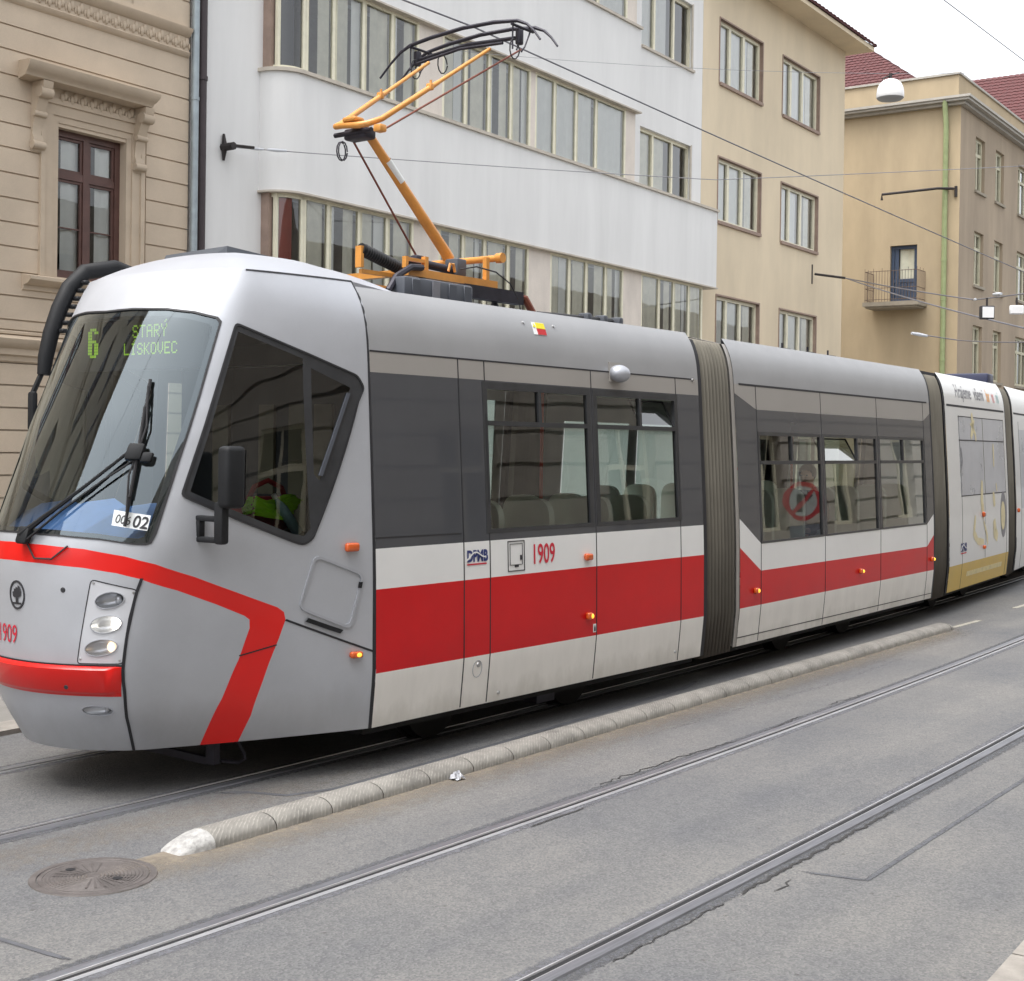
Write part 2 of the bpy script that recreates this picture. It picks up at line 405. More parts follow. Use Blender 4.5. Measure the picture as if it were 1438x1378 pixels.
def grainy_edge(name, col, rough, lo, hi, scale, warp=None):
    """thin coating whose edge frays: transparent where a noise is low"""
    m = mat(name, col, rough, var=.2, scale=6, bump=.2, bscale=160); n = m.node_tree.nodes; l = m.node_tree.links
    b = n['Principled BSDF']; tr = n.new('ShaderNodeBsdfTransparent'); mx = n.new('ShaderNodeMixShader')
    at = n.new('ShaderNodeAttribute'); at.attribute_name = 'edge'
    tc = n.new('ShaderNodeTexCoord'); no = n.new('ShaderNodeTexNoise'); no.inputs['Scale'].default_value = scale; no.inputs['Detail'].default_value = 6; no.inputs['Roughness'].default_value = .7
    l.new(tc.outputs['Object'], no.inputs['Vector'])
    ad = n.new('ShaderNodeMath'); ad.operation = 'MULTIPLY_ADD'; ad.inputs[1].default_value = 1.0; l.new(at.outputs['Fac'], ad.inputs[0]); l.new(no.outputs[0], ad.inputs[2])
    mr = n.new('ShaderNodeMapRange'); mr.inputs[1].default_value = lo; mr.inputs[2].default_value = hi; l.new(ad.outputs[0], mr.inputs[0])
    l.new(mr.outputs[0], mx.inputs[0]); l.new(tr.outputs[0], mx.inputs[1]); l.new(b.outputs[0], mx.inputs[2]); l.new(mx.outputs[0], n['Material Output'].inputs[0])
    return m
def strip_mesh(name, rows, mats, edge_rows, kind='structure', label=None, cat=None, parent=None):
    """rows: list of cross rows of world points; edge_rows: matching weights"""
    me = bpy.data.meshes.new(name); n = len(rows[0])
    v = [p for r in rows for p in r]; f = [(i * n + k, (i + 1) * n + k, (i + 1) * n + k + 1, i * n + k + 1) for i in range(len(rows) - 1) for k in range(n - 1)]
    me.from_pydata(v, [], f); me.update(); me.materials.append(mats)
    at = me.attributes.new('edge', 'FLOAT', 'POINT')
    w = [x for r in edge_rows for x in r]
    for i, x in enumerate(w): at.data[i].value = x
    o = bpy.data.objects.new(name, me); COL.objects.link(o); FR[o.name] = Matrix.Identity(4)
    return tag(o, label, cat, None, kind)

g = MB(); g.quad(ST(-150, -60, 0), ST(260, -60, 0), ST(260, 160, 0), ST(-150, 160, 0)); g.build('road', MATS['asphalt'], kind='structure')
mat('paving', (.22, .21, .195), .85, var=.15, scale=4, bump=.3, bscale=50)
mat('kerb_stone', (.27, .25, .225), .8, var=.2, scale=9, bump=.35, bscale=70)
def pavement(name, n0, n1, side, H=.12):
    p = MB(); p.quad(ST(-60, n0, H), ST(120, n0, H), ST(120, n1, H), ST(-60, n1, H))
    p.build(name, MATS['paving'], kind='structure')
    k = MB(); a = -60.0
    while a < 120:
        lo, hi = (n0 - .30, n0) if side > 0 else (n1, n1 + .30)
        k.box((a, lo, -.1), (a + .985, hi, H + .008), fn=ST); a += 1.0
    k.build('kerb', MATS['kerb_stone'], kind='structure')
pavement('pavement', 9.25, 15.5, 1, .03)
pavement('pavement', -2.5, 1.20, -1)

# track curves
def bend(x): return .0022 * max(0, x - 3.5) ** 2
RAILS = ((3.46, 1), (4.935, -1), (7.0, 1), (8.345, -1))          # groove centre, +1: groove side is +y of the head
mat('rail_head', (.21, .215, .235), .45, .6, var=.25, scale=12, stretch=(.3, 6, 1))
mat('rail_bright', (.62, .62, .64), .45, .8, var=.12, scale=10, stretch=(.3, 6, 1))
mat('groove', (.012, .012, .014), .9, var=.5, scale=20)
mat('rust_grit', (.17, .105, .07), .9, var=.3, scale=15, bump=.4)
grainy_edge('bitumen', (.085, .088, .098), .75, .80, 1.1, 30)
grainy_edge('seal', (.135, .138, .155), .6, .70, 1.2, 24)
grainy_edge('crack_fill', (.030, .029, .029), .85, .88, 1.0, 45)
grainy_edge('dust', (.235, .20, .155), .95, .62, 1.5, 16)
grainy_edge('white_paint', (.36, .34, .29), .85, .66, 1.05, 22)
rail_words = ('nearest to the camera', 'second from the camera, left of the lane divider gap', 'close under the side of the tram', 'on the far side under the tram')
rail_labels = ('grooved steel rail nearest the camera, in the empty foreground track',
               'grooved steel rail of the empty track that runs closest beside the lane divider',
               'dark grooved rail under the near side of the tram, beside the manhole',
               'grooved rail on the far side under the tram nose')
for (y0, sg), lb in zip(RAILS, rail_labels):
    xs = frange(-12, 45, 114)
    t = thing('tram_rail', lb, 'rail', (4, y0, 0), 0, 'tram rails set in the asphalt')
    def strip(mb, o0, z0, o1, z1, mi=0):
        L = [(x, y0 + bend(x) + sg * o0, z0) for x in xs]; Q = [(x, y0 + bend(x) + sg * o1, z1) for x in xs]
        n = len(xs); mb.add(L + Q, [(i, i + 1, n + i + 1, n + i) for i in range(n - 1)], mi, False)
    h = MB(); strip(h, -.085, .002, -.080, .010, 0); strip(h, -.080, .010, -.026, .012, 0); strip(h, -.026, .012, -.020, .011, 1); strip(h, -.020, .011, -.017, .004, 1)
    h.build('rail_head', [MATS['rail_head'], MATS['rail_bright']], t)
    gmb = MB(); strip(gmb, -.018, .0035, .020, .0035); gmb.build('groove', MATS['groove'], t)
    lp = MB(); strip(lp, .019, .0035, .021, .0105); strip(lp, .021, .0105, .029, .0105); strip(lp, .029, .0105, .036, .002); lp.build('rail_lip', MATS['rail_bright'], t)
    # bitumen sealing beside the rail
    for lo, hi, mt in ((-.17, -.084, 'bitumen'), (.039, .105, 'seal')):
        rows = []; ed = []
        for x in xs:
            w = hi - lo
            rows.append([(x, y0 + bend(x) + sg * (lo + w * k / 4), .0015) for k in range(5)])
            ed.append([0, .35, .5, .5, .5] if lo < 0 else [.5, .5, .5, .35, 0])
        o = strip_mesh('bitumen_seal', rows, MATS[mt], ed, 'structure')
def road_line(name, path, w, mt, z, weight=.5, n=4, step=.06):
    d = densify(path, step, False); rows = []; ed = []
    for i, p in enumerate(d):
        a = Vector(d[max(0, i - 1)]); b = Vector(d[min(len(d) - 1, i + 1)]); tt = (b - a).normalized(); nn = Vector((-tt.y, tt.x))
        rows.append([(p[0] + nn.x * w * (k / n - .5), p[1] + nn.y * w * (k / n - .5), z) for k in range(n + 1)])
        e = weight * min(1, i / 3, (len(d) - 1 - i) / 3) if len(d) > 6 else weight
        ed.append([0 if k in (0, n) else e for k in range(n + 1)])
    return strip_mesh(name, rows, MATS[mt], ed, 'structure')
def jitter(path, amp, step=.08):
    return [(x + random.uniform(-amp, amp), y + random.uniform(-amp, amp)) for x, y in densify(path, step, False)]
road_line('asphalt_seam', [(3.2, 6.6), (3.47, 5.55), (3.50, 5.27), (3.53, 5.02)], .045, 'bitumen', .003, .75)
road_line('asphalt_seam', [(5.7, 6.92), (5.92, 6.72), (6.03, 6.47), (6.35, 6.36), (8.12, 6.42), (11.13, 6.62), (11.6, 6.75)], .065, 'bitumen', .0022, .75)
road_line('asphalt_seam', [(6.69, 3.36), (6.80, 2.94), (7.93, 2.98), (9.6, 3.03), (14, 3.2)], .05, 'bitumen', .003, .62)
road_line('asphalt_seam', [(8.9, 5.75), (12.5, 5.7), (14.5, 5.85)], .10, 'seal', .0018, .22)
road_line('asphalt_crack', jitter([(7.45, 5.07), (7.6, 5.14), (8.67, 5.16), (9.62, 5.09), (10.4, 5.17), (10.73, 5.21)], .022, .05), .020, 'crack_fill', .0034, .56)
road_line('asphalt_crack', jitter([(11.15, 5.15), (11.3, 5.25), (12.2, 5.2)], .022, .05), .02, 'crack_fill', .0034, .54)
road_line('asphalt_crack', jitter([(6.1, 3.335), (6.69, 3.345), (7.28, 3.36), (8.3, 3.39)], .014, .04), .028, 'crack_fill', .0036, .62)
road_line('asphalt_crack', jitter([(4.9, 3.31), (5.6, 3.32), (6.1, 3.33)], .012, .04), .018, 'crack_fill', .0036, .5)
road_line('asphalt_crack', jitter([(6.66, 3.30), (6.45, 3.20), (6.22, 3.22)], .02, .05), .018, 'crack_fill', .003, .55)
road_line('asphalt_crack', jitter([(6.3, 4.87), (7.2, 4.885)], .012), .03, 'crack_fill', .003, .55)
road_line('lane_dash', [(17.1, 6.37), (18.35, 6.37)], .11, 'white_paint', .003, .62)
road_line('lane_dash', [(19.9, 6.50), (21.6, 6.56)], .11, 'white_paint', .003, .62)
road_line('lane_dash', [(23.4, 6.68), (25.1, 6.78)], .11, 'white_paint', .003, .62)
def sep_y(x): return 6.025 + .030 * (x - 4.78)
# sand swept against the divider
rows = []; ed = []
for x in frange(3.9, 17.4, 160):
    rows.append([(x, sep_y(x) + .05 - .62 * k / 6, .0045 if k < 2 else .0026) for k in range(7)])
    f = min(1, (x - 3.9) / .8, (17.4 - x) / .8)
    ed.append([v * f for v in (.8, .8, .62, .42, .25, .1, -.1)])
strip_mesh('road_dust', rows, MATS['dust'], ed, 'stuff')
rows = []; ed = []
for x in frange(2.5, 9, 70):
    rows.append([(x, 6.88 - .62 * k / 6, .0016) for k in range(7)])
    f = min(1, (x - 2.5) / 1.2, (9 - x) / 3)
    ed.append([v * f for v in (.05, .2, .3, .3, .25, .15, 0)])
strip_mesh('road_dust', rows, MATS['dust'], ed, 'stuff')

# ---------------------------------------------------------------- lane divider
m = mat('divider_rubber', (.225, .215, .195), .78, var=.28, scale=5, bump=.3, bscale=90)
def divider_material():
    n = m.node_tree.nodes; l = m.node_tree.links; b = n['Principled BSDF']
    tc = n.new('ShaderNodeTexCoord'); mp = n.new('ShaderNodeMapping'); mp.inputs['Rotation'].default_value = (0, 0, math.radians(52)); l.new(tc.outputs['Object'], mp.inputs[0])
    wv = n.new('ShaderNodeTexWave'); wv.inputs['Scale'].default_value = 16; wv.inputs['Distortion'].default_value = 3.5; l.new(mp.outputs[0], wv.inputs['Vector'])
    no = n.new('ShaderNodeTexNoise'); no.inputs['Scale'].default_value = 26; no.inputs['Detail'].default_value = 5; l.new(tc.outputs['Object'], no.inputs['Vector'])
    ad = n.new('ShaderNodeMath'); ad.operation = 'MULTIPLY'; l.new(wv.outputs['Fac'], ad.inputs[0]); l.new(no.outputs[0], ad.inputs[1])
    bp = n.new('ShaderNodeBump'); bp.inputs['Strength'].default_value = .22; bp.inputs['Distance'].default_value = .006
    l.new(ad.outputs[0], bp.inputs['Height']); l.new(bp.outputs[0], b.inputs['Normal'])
    # rubbed white paint on the ribs
    cr = n.new('ShaderNodeValToRGB'); cr.color_ramp.elements[0].position = .36; cr.color_ramp.elements[1].position = .58; cr.color_ramp.elements[0].color = (0, 0, 0, 1); cr.color_ramp.elements[1].color = (.5, .5, .5, 1)
    l.new(ad.outputs[0], cr.inputs[0]); mx = n.new('ShaderNodeMix'); mx.data_type = 'RGBA'; l.new(cr.outputs[0], mx.inputs[0])
    src = b.inputs['Base Color'].links[0].from_socket; l.new(src, mx.inputs[6]); mx.inputs[7].default_value = (.42, .40, .36, 1); l.new(mx.outputs[2], b.inputs['Base Color'])
divider_material()
mat('divider_end', (.36, .355, .345), .8, var=.4, scale=22, bump=.5, bscale=60)
t = thing('lane_divider', 'long low grey rubber kerb strip with a worn white end cap between the two tracks', 'lane divider', (10, sep_y(10), 0))
def div_row(x, hs=1.0, ws=1.0):
    r = []
    for k in range(13):
        ph = math.pi * k / 12; c = math.cos(ph)
        r.append((x, sep_y(x) - c * .122 * ws, .088 * hs * (math.sin(ph) ** .75) if 0 < k < 12 else -.005))
    return r
x = 4.99; L = .46; first = True
while x < 16.75:
    mb = MB(); rows = [div_row(x + .004), div_row(x + .03)] + [div_row(x + L * k / 6) for k in range(1, 6)] + [div_row(x + L - .012), div_row(x + L - .002, .95, .97)]
    rows[0] = div_row(x + .004, .95, .97); n = 13
    mb.add([p for r in rows for p in r], [(i * n + k, i * n + k + 1, (i + 1) * n + k + 1, (i + 1) * n + k) for i in range(len(rows) - 1) for k in range(n - 1)], 0, True)
    mb.build('segment', MATS['divider_rubber'], t); x += L
for xe, dr, mt in ((4.99, -1, 'divider_end'), (x, 1, 'divider_rubber')):
    rows = [div_row(xe + dr * d, h, w) for d, h, w in ((.0, 1, 1), (.05, .93, .98), (.11, .76, .93), (.17, .50, .84), (.215, .22, .70), (.23, -.02, .58))]
    mb = MB(); mb.add([p for r in rows for p in r], [(i * 13 + k, i * 13 + k + 1, (i + 1) * 13 + k + 1, (i + 1) * 13 + k) for i in range(len(rows) - 1) for k in range(12)], 0, True)
    mb.build('end_cap', MATS[mt], t, label='worn white end cap' if dr < 0 else None, fix=True)

# ---------------------------------------------------------------- manhole cover
mat('cast_iron', (.120, .108, .104), .62, .35, var=.25, scale=10, bump=.2, bscale=90)
t = thing('manhole_cover', 'round rusty cast iron manhole cover with ring and ray pattern in the road', 'manhole cover', (4.27, 6.0, 0))
mb = MB(); mb.lathe([(.318, .0), (.314, .006), (.282, .007), (.279, .003)], (4.27, 6.0, 0), n=56); mb.build('cover_frame', MATS['cast_iron'], t)
mb = MB(); pr = [(.276, .0025), (.272, .0065), (.252, .0065)]
r = .25
while r > .03: pr += [(r, .004), (r - .004, .004), (r - .007, .0068), (r - .014, .0068)]; r -= .019
pr += [(.001, .0068)]
mb.lathe(pr, (4.27, 6.0, 0), n=56)
for k in range(28):
    a = 2 * math.pi * k / 28 + .1
    if abs(math.sin(a)) < .55: continue
    c, s_ = math.cos(a), math.sin(a); p0, p1 = .06, .21
    q = lambda rr, w, z: (4.27 + c * rr - s_ * w, 6.0 + s_ * rr + c * w, z)
    mb.quad(q(p0, -.003, .0085), q(p1, -.006, .0085), q(p1, .006, .0085), q(p0, .003, .0085))
mb.build('lid', MATS['cast_iron'], t)
for dx, dy in ((-.02, .17), (.05, -.13)):
    mb = MB(); mb.lathe([(.0, .0095), (.022, .0095), (.026, .0088)], (4.27 + dx, 6.0 + dy, 0), n=14); mb.build('lifting_hole', MATS['groove'], t)

# ---------------------------------------------------------------- litter
mat('wrapper', (.50, .51, .55), .25, 0, var=.1, scale=20, coat=.6)
mb = MB(); cx, cy = 7.05, 5.93; n = 9; vs = []
for i in range(n):
    for j in range(n):
        u, v = i / (n - 1) - .5, j / (n - 1) - .5; k = random.random()
        vs.append((cx + u * .085 + random.uniform(-.007, .007), cy + v * .08 + random.uniform(-.012, .012), .010 + .045 * max(0, 1 - 3.2 * (u * u + v * v)) * (.4 + k) ))
mb.add(vs, [(i * n + j, (i + 1) * n + j, (i + 1) * n + j + 1, i * n + j + 1) for i in range(n - 1) for j in range(n - 1)])
mb.xform(lambda x, y, z: (x - 0, y, z)); mb.build('plastic_wrapper', MATS['wrapper'], None, 'crumpled clear plastic wrapper lying on the road against the lane divider', 'litter', loc=None)
# ---------------------------------------------------------------- buildings
mat('beige_stucco', lin((192, 176, 156)), .85, var=.10, scale=1.2, bump=.15, bscale=120, fine=.05)
mat('beige_trim', lin((186, 170, 150)), .85, var=.08, scale=3, bump=.2, bscale=120)
mat('white_plaster', lin((220, 220, 219)), .85, var=.065, scale=1.6, stretch=(1, 1, .14), bump=.08, bscale=120)
mat('sill_tan', lin((188, 180, 168)), .8, var=.12, scale=5)
mat('travertine', lin((212, 203, 193)), .7, var=.10, scale=3.2, stretch=(1, 1, .45), fine=.06)
mat('ochre_plaster', lin((212, 197, 171)), .88, var=.10, scale=.7, stretch=(1, 1, .35), bump=.12, bscale=90, fine=.03)
mat('ochre_old', lin((178, 161, 133)), .88, var=.16, scale=.6, stretch=(1, 1, .3), bump=.15, bscale=90, fine=.04)
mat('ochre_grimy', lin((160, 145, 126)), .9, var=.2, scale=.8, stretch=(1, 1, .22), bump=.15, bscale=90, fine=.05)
mat('brown_frame', lin((88, 62, 56)), .5, var=.2, scale=6)
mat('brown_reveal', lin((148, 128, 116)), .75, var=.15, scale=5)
mat('cream_frame', lin((224, 219, 196)), .5, var=.08, scale=5)
mat('cream_dirty', lin((196, 192, 168)), .6, var=.12, scale=5)
mat('blue_door', lin((60, 74, 96)), .5, var=.15, scale=5)
mat('green_pipe', lin((150, 162, 118)), .55, var=.12, scale=5)
mat('zinc', lin((150, 160, 165)), .5, .4, var=.15, scale=6)
mat('dark_pipe', lin((66, 58, 60)), .55, .3, var=.2, scale=5)
mat('iron', (.045, .04, .04), .6, .6, var=.3, scale=10)
mat('rust_iron', lin((116, 100, 88)), .8, .3, var=.35, scale=14)
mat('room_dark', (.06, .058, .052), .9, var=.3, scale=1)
mat('room_mid', (.40, .38, .32), .9, var=.3, scale=1)
mat('curtain_white', lin((246, 247, 246)), .9, var=.04, scale=4)
mat('curtain_cream', lin((240, 236, 220)), .9, var=.1, scale=4)
mat('curtain_red', lin((150, 66, 56)), .9, var=.1, scale=4)
mat('curtain_dark', lin((84, 84, 90)), .9, var=.1, scale=4)
mat('concrete', lin((150, 142, 128)), .9, var=.18, scale=4, bump=.3)
mat('gutter', lin((172, 168, 160)), .6, .3, var=.12, scale=4)
glass('win_glass', (.95, .97, .95), 1.7, .10, 1.1, .012, (1, 1, .5))
def roof_material():
    m = mat('roof_tiles', lin((84, 42, 42)), .75, var=.16, scale=5, fine=.1, bscale=14); n = m.node_tree.nodes; l = m.node_tree.links
    tc = n.new('ShaderNodeTexCoord'); br = n.new('ShaderNodeTexBrick'); br.inputs['Scale'].default_value = 1.0; br.inputs['Brick Width'].default_value = .24; br.inputs['Row Height'].default_value = .2; br.inputs['Mortar Size'].default_value = .02
    l.new(tc.outputs['UV'], br.inputs['Vector']); bp = n.new('ShaderNodeBump'); bp.inputs['Strength'].default_value = 1; bp.inputs['Distance'].default_value = .03
    l.new(br.outputs['Fac'], bp.inputs['Height']); bp.invert = True; l.new(bp.outputs[0], n['Principled BSDF'].inputs['Normal'])
roof_material()
def tile_rows(mb, p0, p1, p2, p3, n, m_, mi=0, lift=.045):
    """tiled roof plane: rows step up the slope, each row is split in rounded pantiles. p0-p1 eave, p3-p2 ridge"""
    P = [Vector(p) for p in (p0, p1, p2, p3)]; nm = (P[1] - P[0]).cross(P[3] - P[0]).normalized()
    if nm.z < 0: nm = -nm
    def at(u, v): return (P[0] * (1 - u) + P[1] * u) * (1 - v) + (P[3] * (1 - u) + P[2] * u) * v
    for r in range(n):
        v0, v1 = r / n, (r + 1) / n; rowv = []; K = m_ * 4
        for k in range(K + 1):
            u = k / K; w = lift * (.35 + .65 * abs(math.sin(math.pi * k / 4)))
            rowv.append((at(u, v0) + nm * (w + .02), at(u, min(1, v1 + .15 / n)) + nm * (w * .8), at(u, v0) + nm * .0))
        vs = [q for t in rowv for q in t]
        mb.add(vs, [(3 * k, 3 * k + 3, 3 * k + 4, 3 * k + 1) for k in range(K)], mi, True)
        mb.add(vs, [(3 * k + 2, 3 * k + 5, 3 * k + 3, 3 * k) for k in range(K)], mi, False)
def wall_holes(mb, x0, x1, z0, z1, holes, fn, depth=.2, mi=0, rev=None):
    """wall sheet in (x, z) at local depth 0 with rectangular openings and reveals going back"""
    xs = sorted({x0, x1} | {h[0] for h in holes} | {h[1] for h in holes}); zs = sorted({z0, z1} | {h[2] for h in holes} | {h[3] for h in holes})
    xs = [x for x in xs if x0 <= x <= x1]; zs = [z for z in zs if z0 <= z <= z1]
    for j in range(len(zs) - 1):
        i = 0
        while i < len(xs) - 1:
            mid = lambda k: ((xs[k] + xs[k + 1]) / 2, (zs[j] + zs[j + 1]) / 2)
            hit = lambda k: any(h[0] < mid(k)[0] < h[1] and h[2] < mid(k)[1] < h[3] for h in holes)
            if hit(i): i += 1; continue
            k = i
            while k + 1 < len(xs) - 1 and not hit(k + 1): k += 1
            mb.quad(fn(xs[i], 0, zs[j]), fn(xs[k + 1], 0, zs[j]), fn(xs[k + 1], 0, zs[j + 1]), fn(xs[i], 0, zs[j + 1]), mi); i = k + 1
    r = mi if rev is None else rev
    for a, b, c, d in holes:
        if b < x0 or a > x1 or d < z0 or c > z1 or depth <= 0: continue
        c2, d2 = max(c, z0), min(d, z1)
        mb.quad(fn(a, 0, c2), fn(a, 0, d2), fn(a, depth, d2), fn(a, depth, c2), r); mb.quad(fn(b, 0, d2), fn(b, 0, c2), fn(b, depth, c2), fn(b, depth, d2), r)
        mb.quad(fn(a, 0, d2), fn(b, 0, d2), fn(b, depth, d2), fn(a, depth, d2), r); mb.quad(fn(b, 0, c2), fn(a, 0, c2), fn(a, depth, c2), fn(b, depth, c2), r)
def bars(mb, fn, x0, x1, z0, z1, d0, d1, w, mull=(), trans=(), mi=0, mw=None):
    mw = mw or w
    mb.box((x0, d0, z0), (x0 + w, d1, z1), mi, fn); mb.box((x1 - w, d0, z0), (x1, d1, z1), mi, fn)
    e = .004
    mb.box((x0 + w, d0 + e, z0), (x1 - w, d1 - e, z0 + w), mi, fn); mb.box((x0 + w, d0 + e, z1 - w), (x1 - w, d1 - e, z1), mi, fn)
    for x in mull: mb.box((x - mw / 2, d0 + .006, z0 + w), (x + mw / 2, d1 - .006, z1 - w), mi, fn)
    for z in trans: mb.box((x0 + w, d0 + .010, z - mw / 2), (x1 - w, d1 - .010, z + mw / 2), mi, fn)
def curtain(mb, fn, x0, x1, z0, z1, d, amp=.025, freq=16, mi=0):
    n = max(4, int((x1 - x0) * 40)); vs = []
    ph = random.random() * 6
    for k in range(n + 1):
        x = x0 + (x1 - x0) * k / n; y = d + amp * math.sin(freq * x + ph + .8 * math.sin(5 * x))
        vs += [fn(x, y, z0), fn(x, y * 1.0, z1)]
    mb.add(vs, [(2 * k, 2 * k + 2, 2 * k + 3, 2 * k + 1) for k in range(n)], mi, True)
def simple_window(parent, fn, x0, x1, z0, z1, depth, frame, w=.07, mull=(), trans=(), cur=None, mw=None, pane=True):
    f = MB(); bars(f, fn, x0, x1, z0, z1, depth - .05, depth + .03, w, mull, trans, 0, mw); o = f.build('window', MATS[frame], parent)
    p = MB(); p.quad(fn(x0, depth + .005, z0), fn(x1, depth + .005, z0), fn(x1, depth + .005, z1), fn(x0, depth + .005, z1)); p.build('pane', MATS['win_glass'], o)
    if cur:
        for name, a, b in cur:
            c = MB(); curtain(c, fn, a, b, z0, z1, depth + .07, .018); c.build('curtain', MATS[name], o)
    return o
def shell(mb, x0, x1, depth, z1, fn, mi=0, z0=0.0):
    """sides, back and flat top behind a front wall"""
    mb.quad(fn(x0, 0, z0), fn(x0, 0, z1), fn(x0, depth, z1), fn(x0, depth, z0), mi); mb.quad(fn(x1, 0, z0), fn(x1, depth, z0), fn(x1, depth, z1), fn(x1, 0, z1), mi)
    mb.quad(fn(x0, depth, z0), fn(x0, depth, z1), fn(x1, depth, z1), fn(x1, depth, z0), mi); mb.quad(fn(x0, 0, z1), fn(x1, 0, z1), fn(x1, depth, z1), fn(x0, depth, z1), mi)

# ---- left: beige townhouse with grooved stucco, cornice and a hooded window
def townhouse():
    K = 15.4; fn = lambda x, d, z: ST(x, K + d, z)
    t = thing('townhouse', 'beige stucco townhouse with grooved courses and an ornate hooded window at far left', 'building', ST(8, K, 0), AL)
    A0, A1 = -22.0, 14.13
    cols = [12.43 - 3.3 * k for k in range(11)]
    holes = [(c - .57, c + .57, 4.38, 6.37) for c in cols] + [(c - .57, c + .57, 8.42, 10.6) for c in cols] + [(c - .57, c + .57, .9, 2.8) for c in cols] + [(c - .57, c + .57, 12.2, 14.2) for c in cols]
    w = MB(); z = 3.62
    edges = [3.62, 3.75, 4.06, 4.37, 4.69, 5.0, 5.31, 5.63, 5.95, 6.26, 6.58, 6.88, 7.2, 7.51, 7.84]
    sur = [(c - .86, c + .92, 4.2, 6.9) for c in cols]
    front = lambda x, d, z: fn(x, d - .022, z)
    G = .011
    def lips(z0, z1, hs_):
        for z, up in ((z1, 1), (z0, 0)):
            cut = sorted((h[0], h[1]) for h in hs_ if h[2] < z < h[3]); a = A0
            for h0, h1 in cut + [(A1, A1)]:
                if h0 > a:
                    if up: w.quad(front(a, 0, z), front(h0, 0, z), fn(h0, 0, z), fn(a, 0, z))
                    else: w.quad(front(h0, 0, z), front(a, 0, z), fn(a, 0, z), fn(h0, 0, z))
                a = max(a, h1)
    for i in range(len(edges) - 1):
        z0, z1 = edges[i] + G, edges[i + 1] - G
        wall_holes(w, A0, A1, z0, z1, sur, front, 0)
        lips(z0, z1, sur); w.quad(front(A1, 0, z0), fn(A1, 0, z0), fn(A1, 0, z1), front(A1, 0, z1))
        for c in cols:
            if z1 > 4.2 and z0 < 6.9:
                for xe, s_ in ((c - .86, 1), (c + .92, -1)): w.quad(front(xe, 0, max(z0, 4.2)), fn(xe, 0, max(z0, 4.2)), fn(xe, 0, min(z1, 6.9)), front(xe, 0, min(z1, 6.9)))
    upper = [8.24, 8.62, 9.02, 9.42, 9.82, 10.22, 10.62, 11.02, 11.42, 11.82, 12.2, 12.6, 13.0, 13.4, 13.8, 14.2, 14.6, 15.0]
    for i in range(len(upper) - 1):
        z0, z1 = upper[i] + G, upper[i + 1] - G
        wall_holes(w, A0, A1, z0, z1, [(c - .66, c + .66, b - .1, d_ + .1) for c in cols for b, d_ in ((8.42, 10.6), (12.2, 14.2))], front, 0)
        lips(z0, z1, [(c - .66, c + .66, b - .1, d_ + .1) for c in cols for b, d_ in ((8.42, 10.6), (12.2, 14.2))])
        w.quad(front(A1, 0, z0), fn(A1, 0, z0), fn(A1, 0, z1), front(A1, 0, z1))
    wall_holes(w, A0, A1, 0, 15.4, holes, fn, .24)
    for k in range(10): wall_holes(w, A0, A1, .3 + .29 * k + .012, .3 + .29 * (k + 1) - .012, [(c - .66, c + .66, .8, 2.9) for c in cols], front, 0)
    shell(w, A0, A1, 10, 15.4, fn); w.build('wall', MATS['beige_stucco'], t)
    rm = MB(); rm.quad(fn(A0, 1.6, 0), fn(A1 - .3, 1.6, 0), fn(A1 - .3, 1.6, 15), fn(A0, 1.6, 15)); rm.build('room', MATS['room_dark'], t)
    # string cornices: profile (out, z) swept along the facade
    def mould(prof, a0, a1, name='cornice', extra=None, mt='beige_trim'):
        mb = MB(); n = len(prof)
        vs = [fn(a0, -o, z) for o, z in prof] + [fn(a1, -o, z) for o, z in prof]
        mb.add(vs, [(i, n + i, n + i + 1, i + 1) for i in range(n - 1)]); mb.add(vs, [tuple(range(n)), tuple(range(2 * n - 1, n - 1, -1))])
        if extra: extra(mb)
        return mb.build(name, MATS[mt], t, fix=True)
    def leaves(a0, a1, z0, z1, out, step):
        def f(mb):
            a = a0 + step / 2
            while a < a1:
                for s_ in (-1, 1): mb.sphere(fn(a + s_ * step * .16, -out, (z0 + z1) / 2 + s_ * .02), (step * .22, .03, (z1 - z0) * .40), 8)
                mb.sphere(fn(a + step * .5, -out, z0 + (z1 - z0) * .35), (step * .12, .022, (z1 - z0) * .28), 8); a += step
        return f
    mould([(.022, 7.80), (.06, 7.82), (.08, 7.87), (.05, 7.89), (.045, 8.09), (.07, 8.10), (.10, 8.14), (.13, 8.17), (.14, 8.21), (.0, 8.25)], A0, A1 - .03, 'cornice', leaves(6.5, 14.1, 7.90, 8.08, .05, .155))
    mould([(.022, 3.20), (.05, 3.22), (.06, 3.28), (.10, 3.30), (.10, 3.38), (.14, 3.40), (.18, 3.46), (.19, 3.50), (.0, 3.56)], A0, A1 + .03)
    mould([(.0, 3.56), (.035, 3.57), (.035, 3.6), (.0, 3.62)], A0, A1)
    mould([(.0, 14.9), (.15, 14.95), (.3, 15.1), (.55, 15.3), (.58, 15.42), (0, 15.46)], A0, A1 + .03)
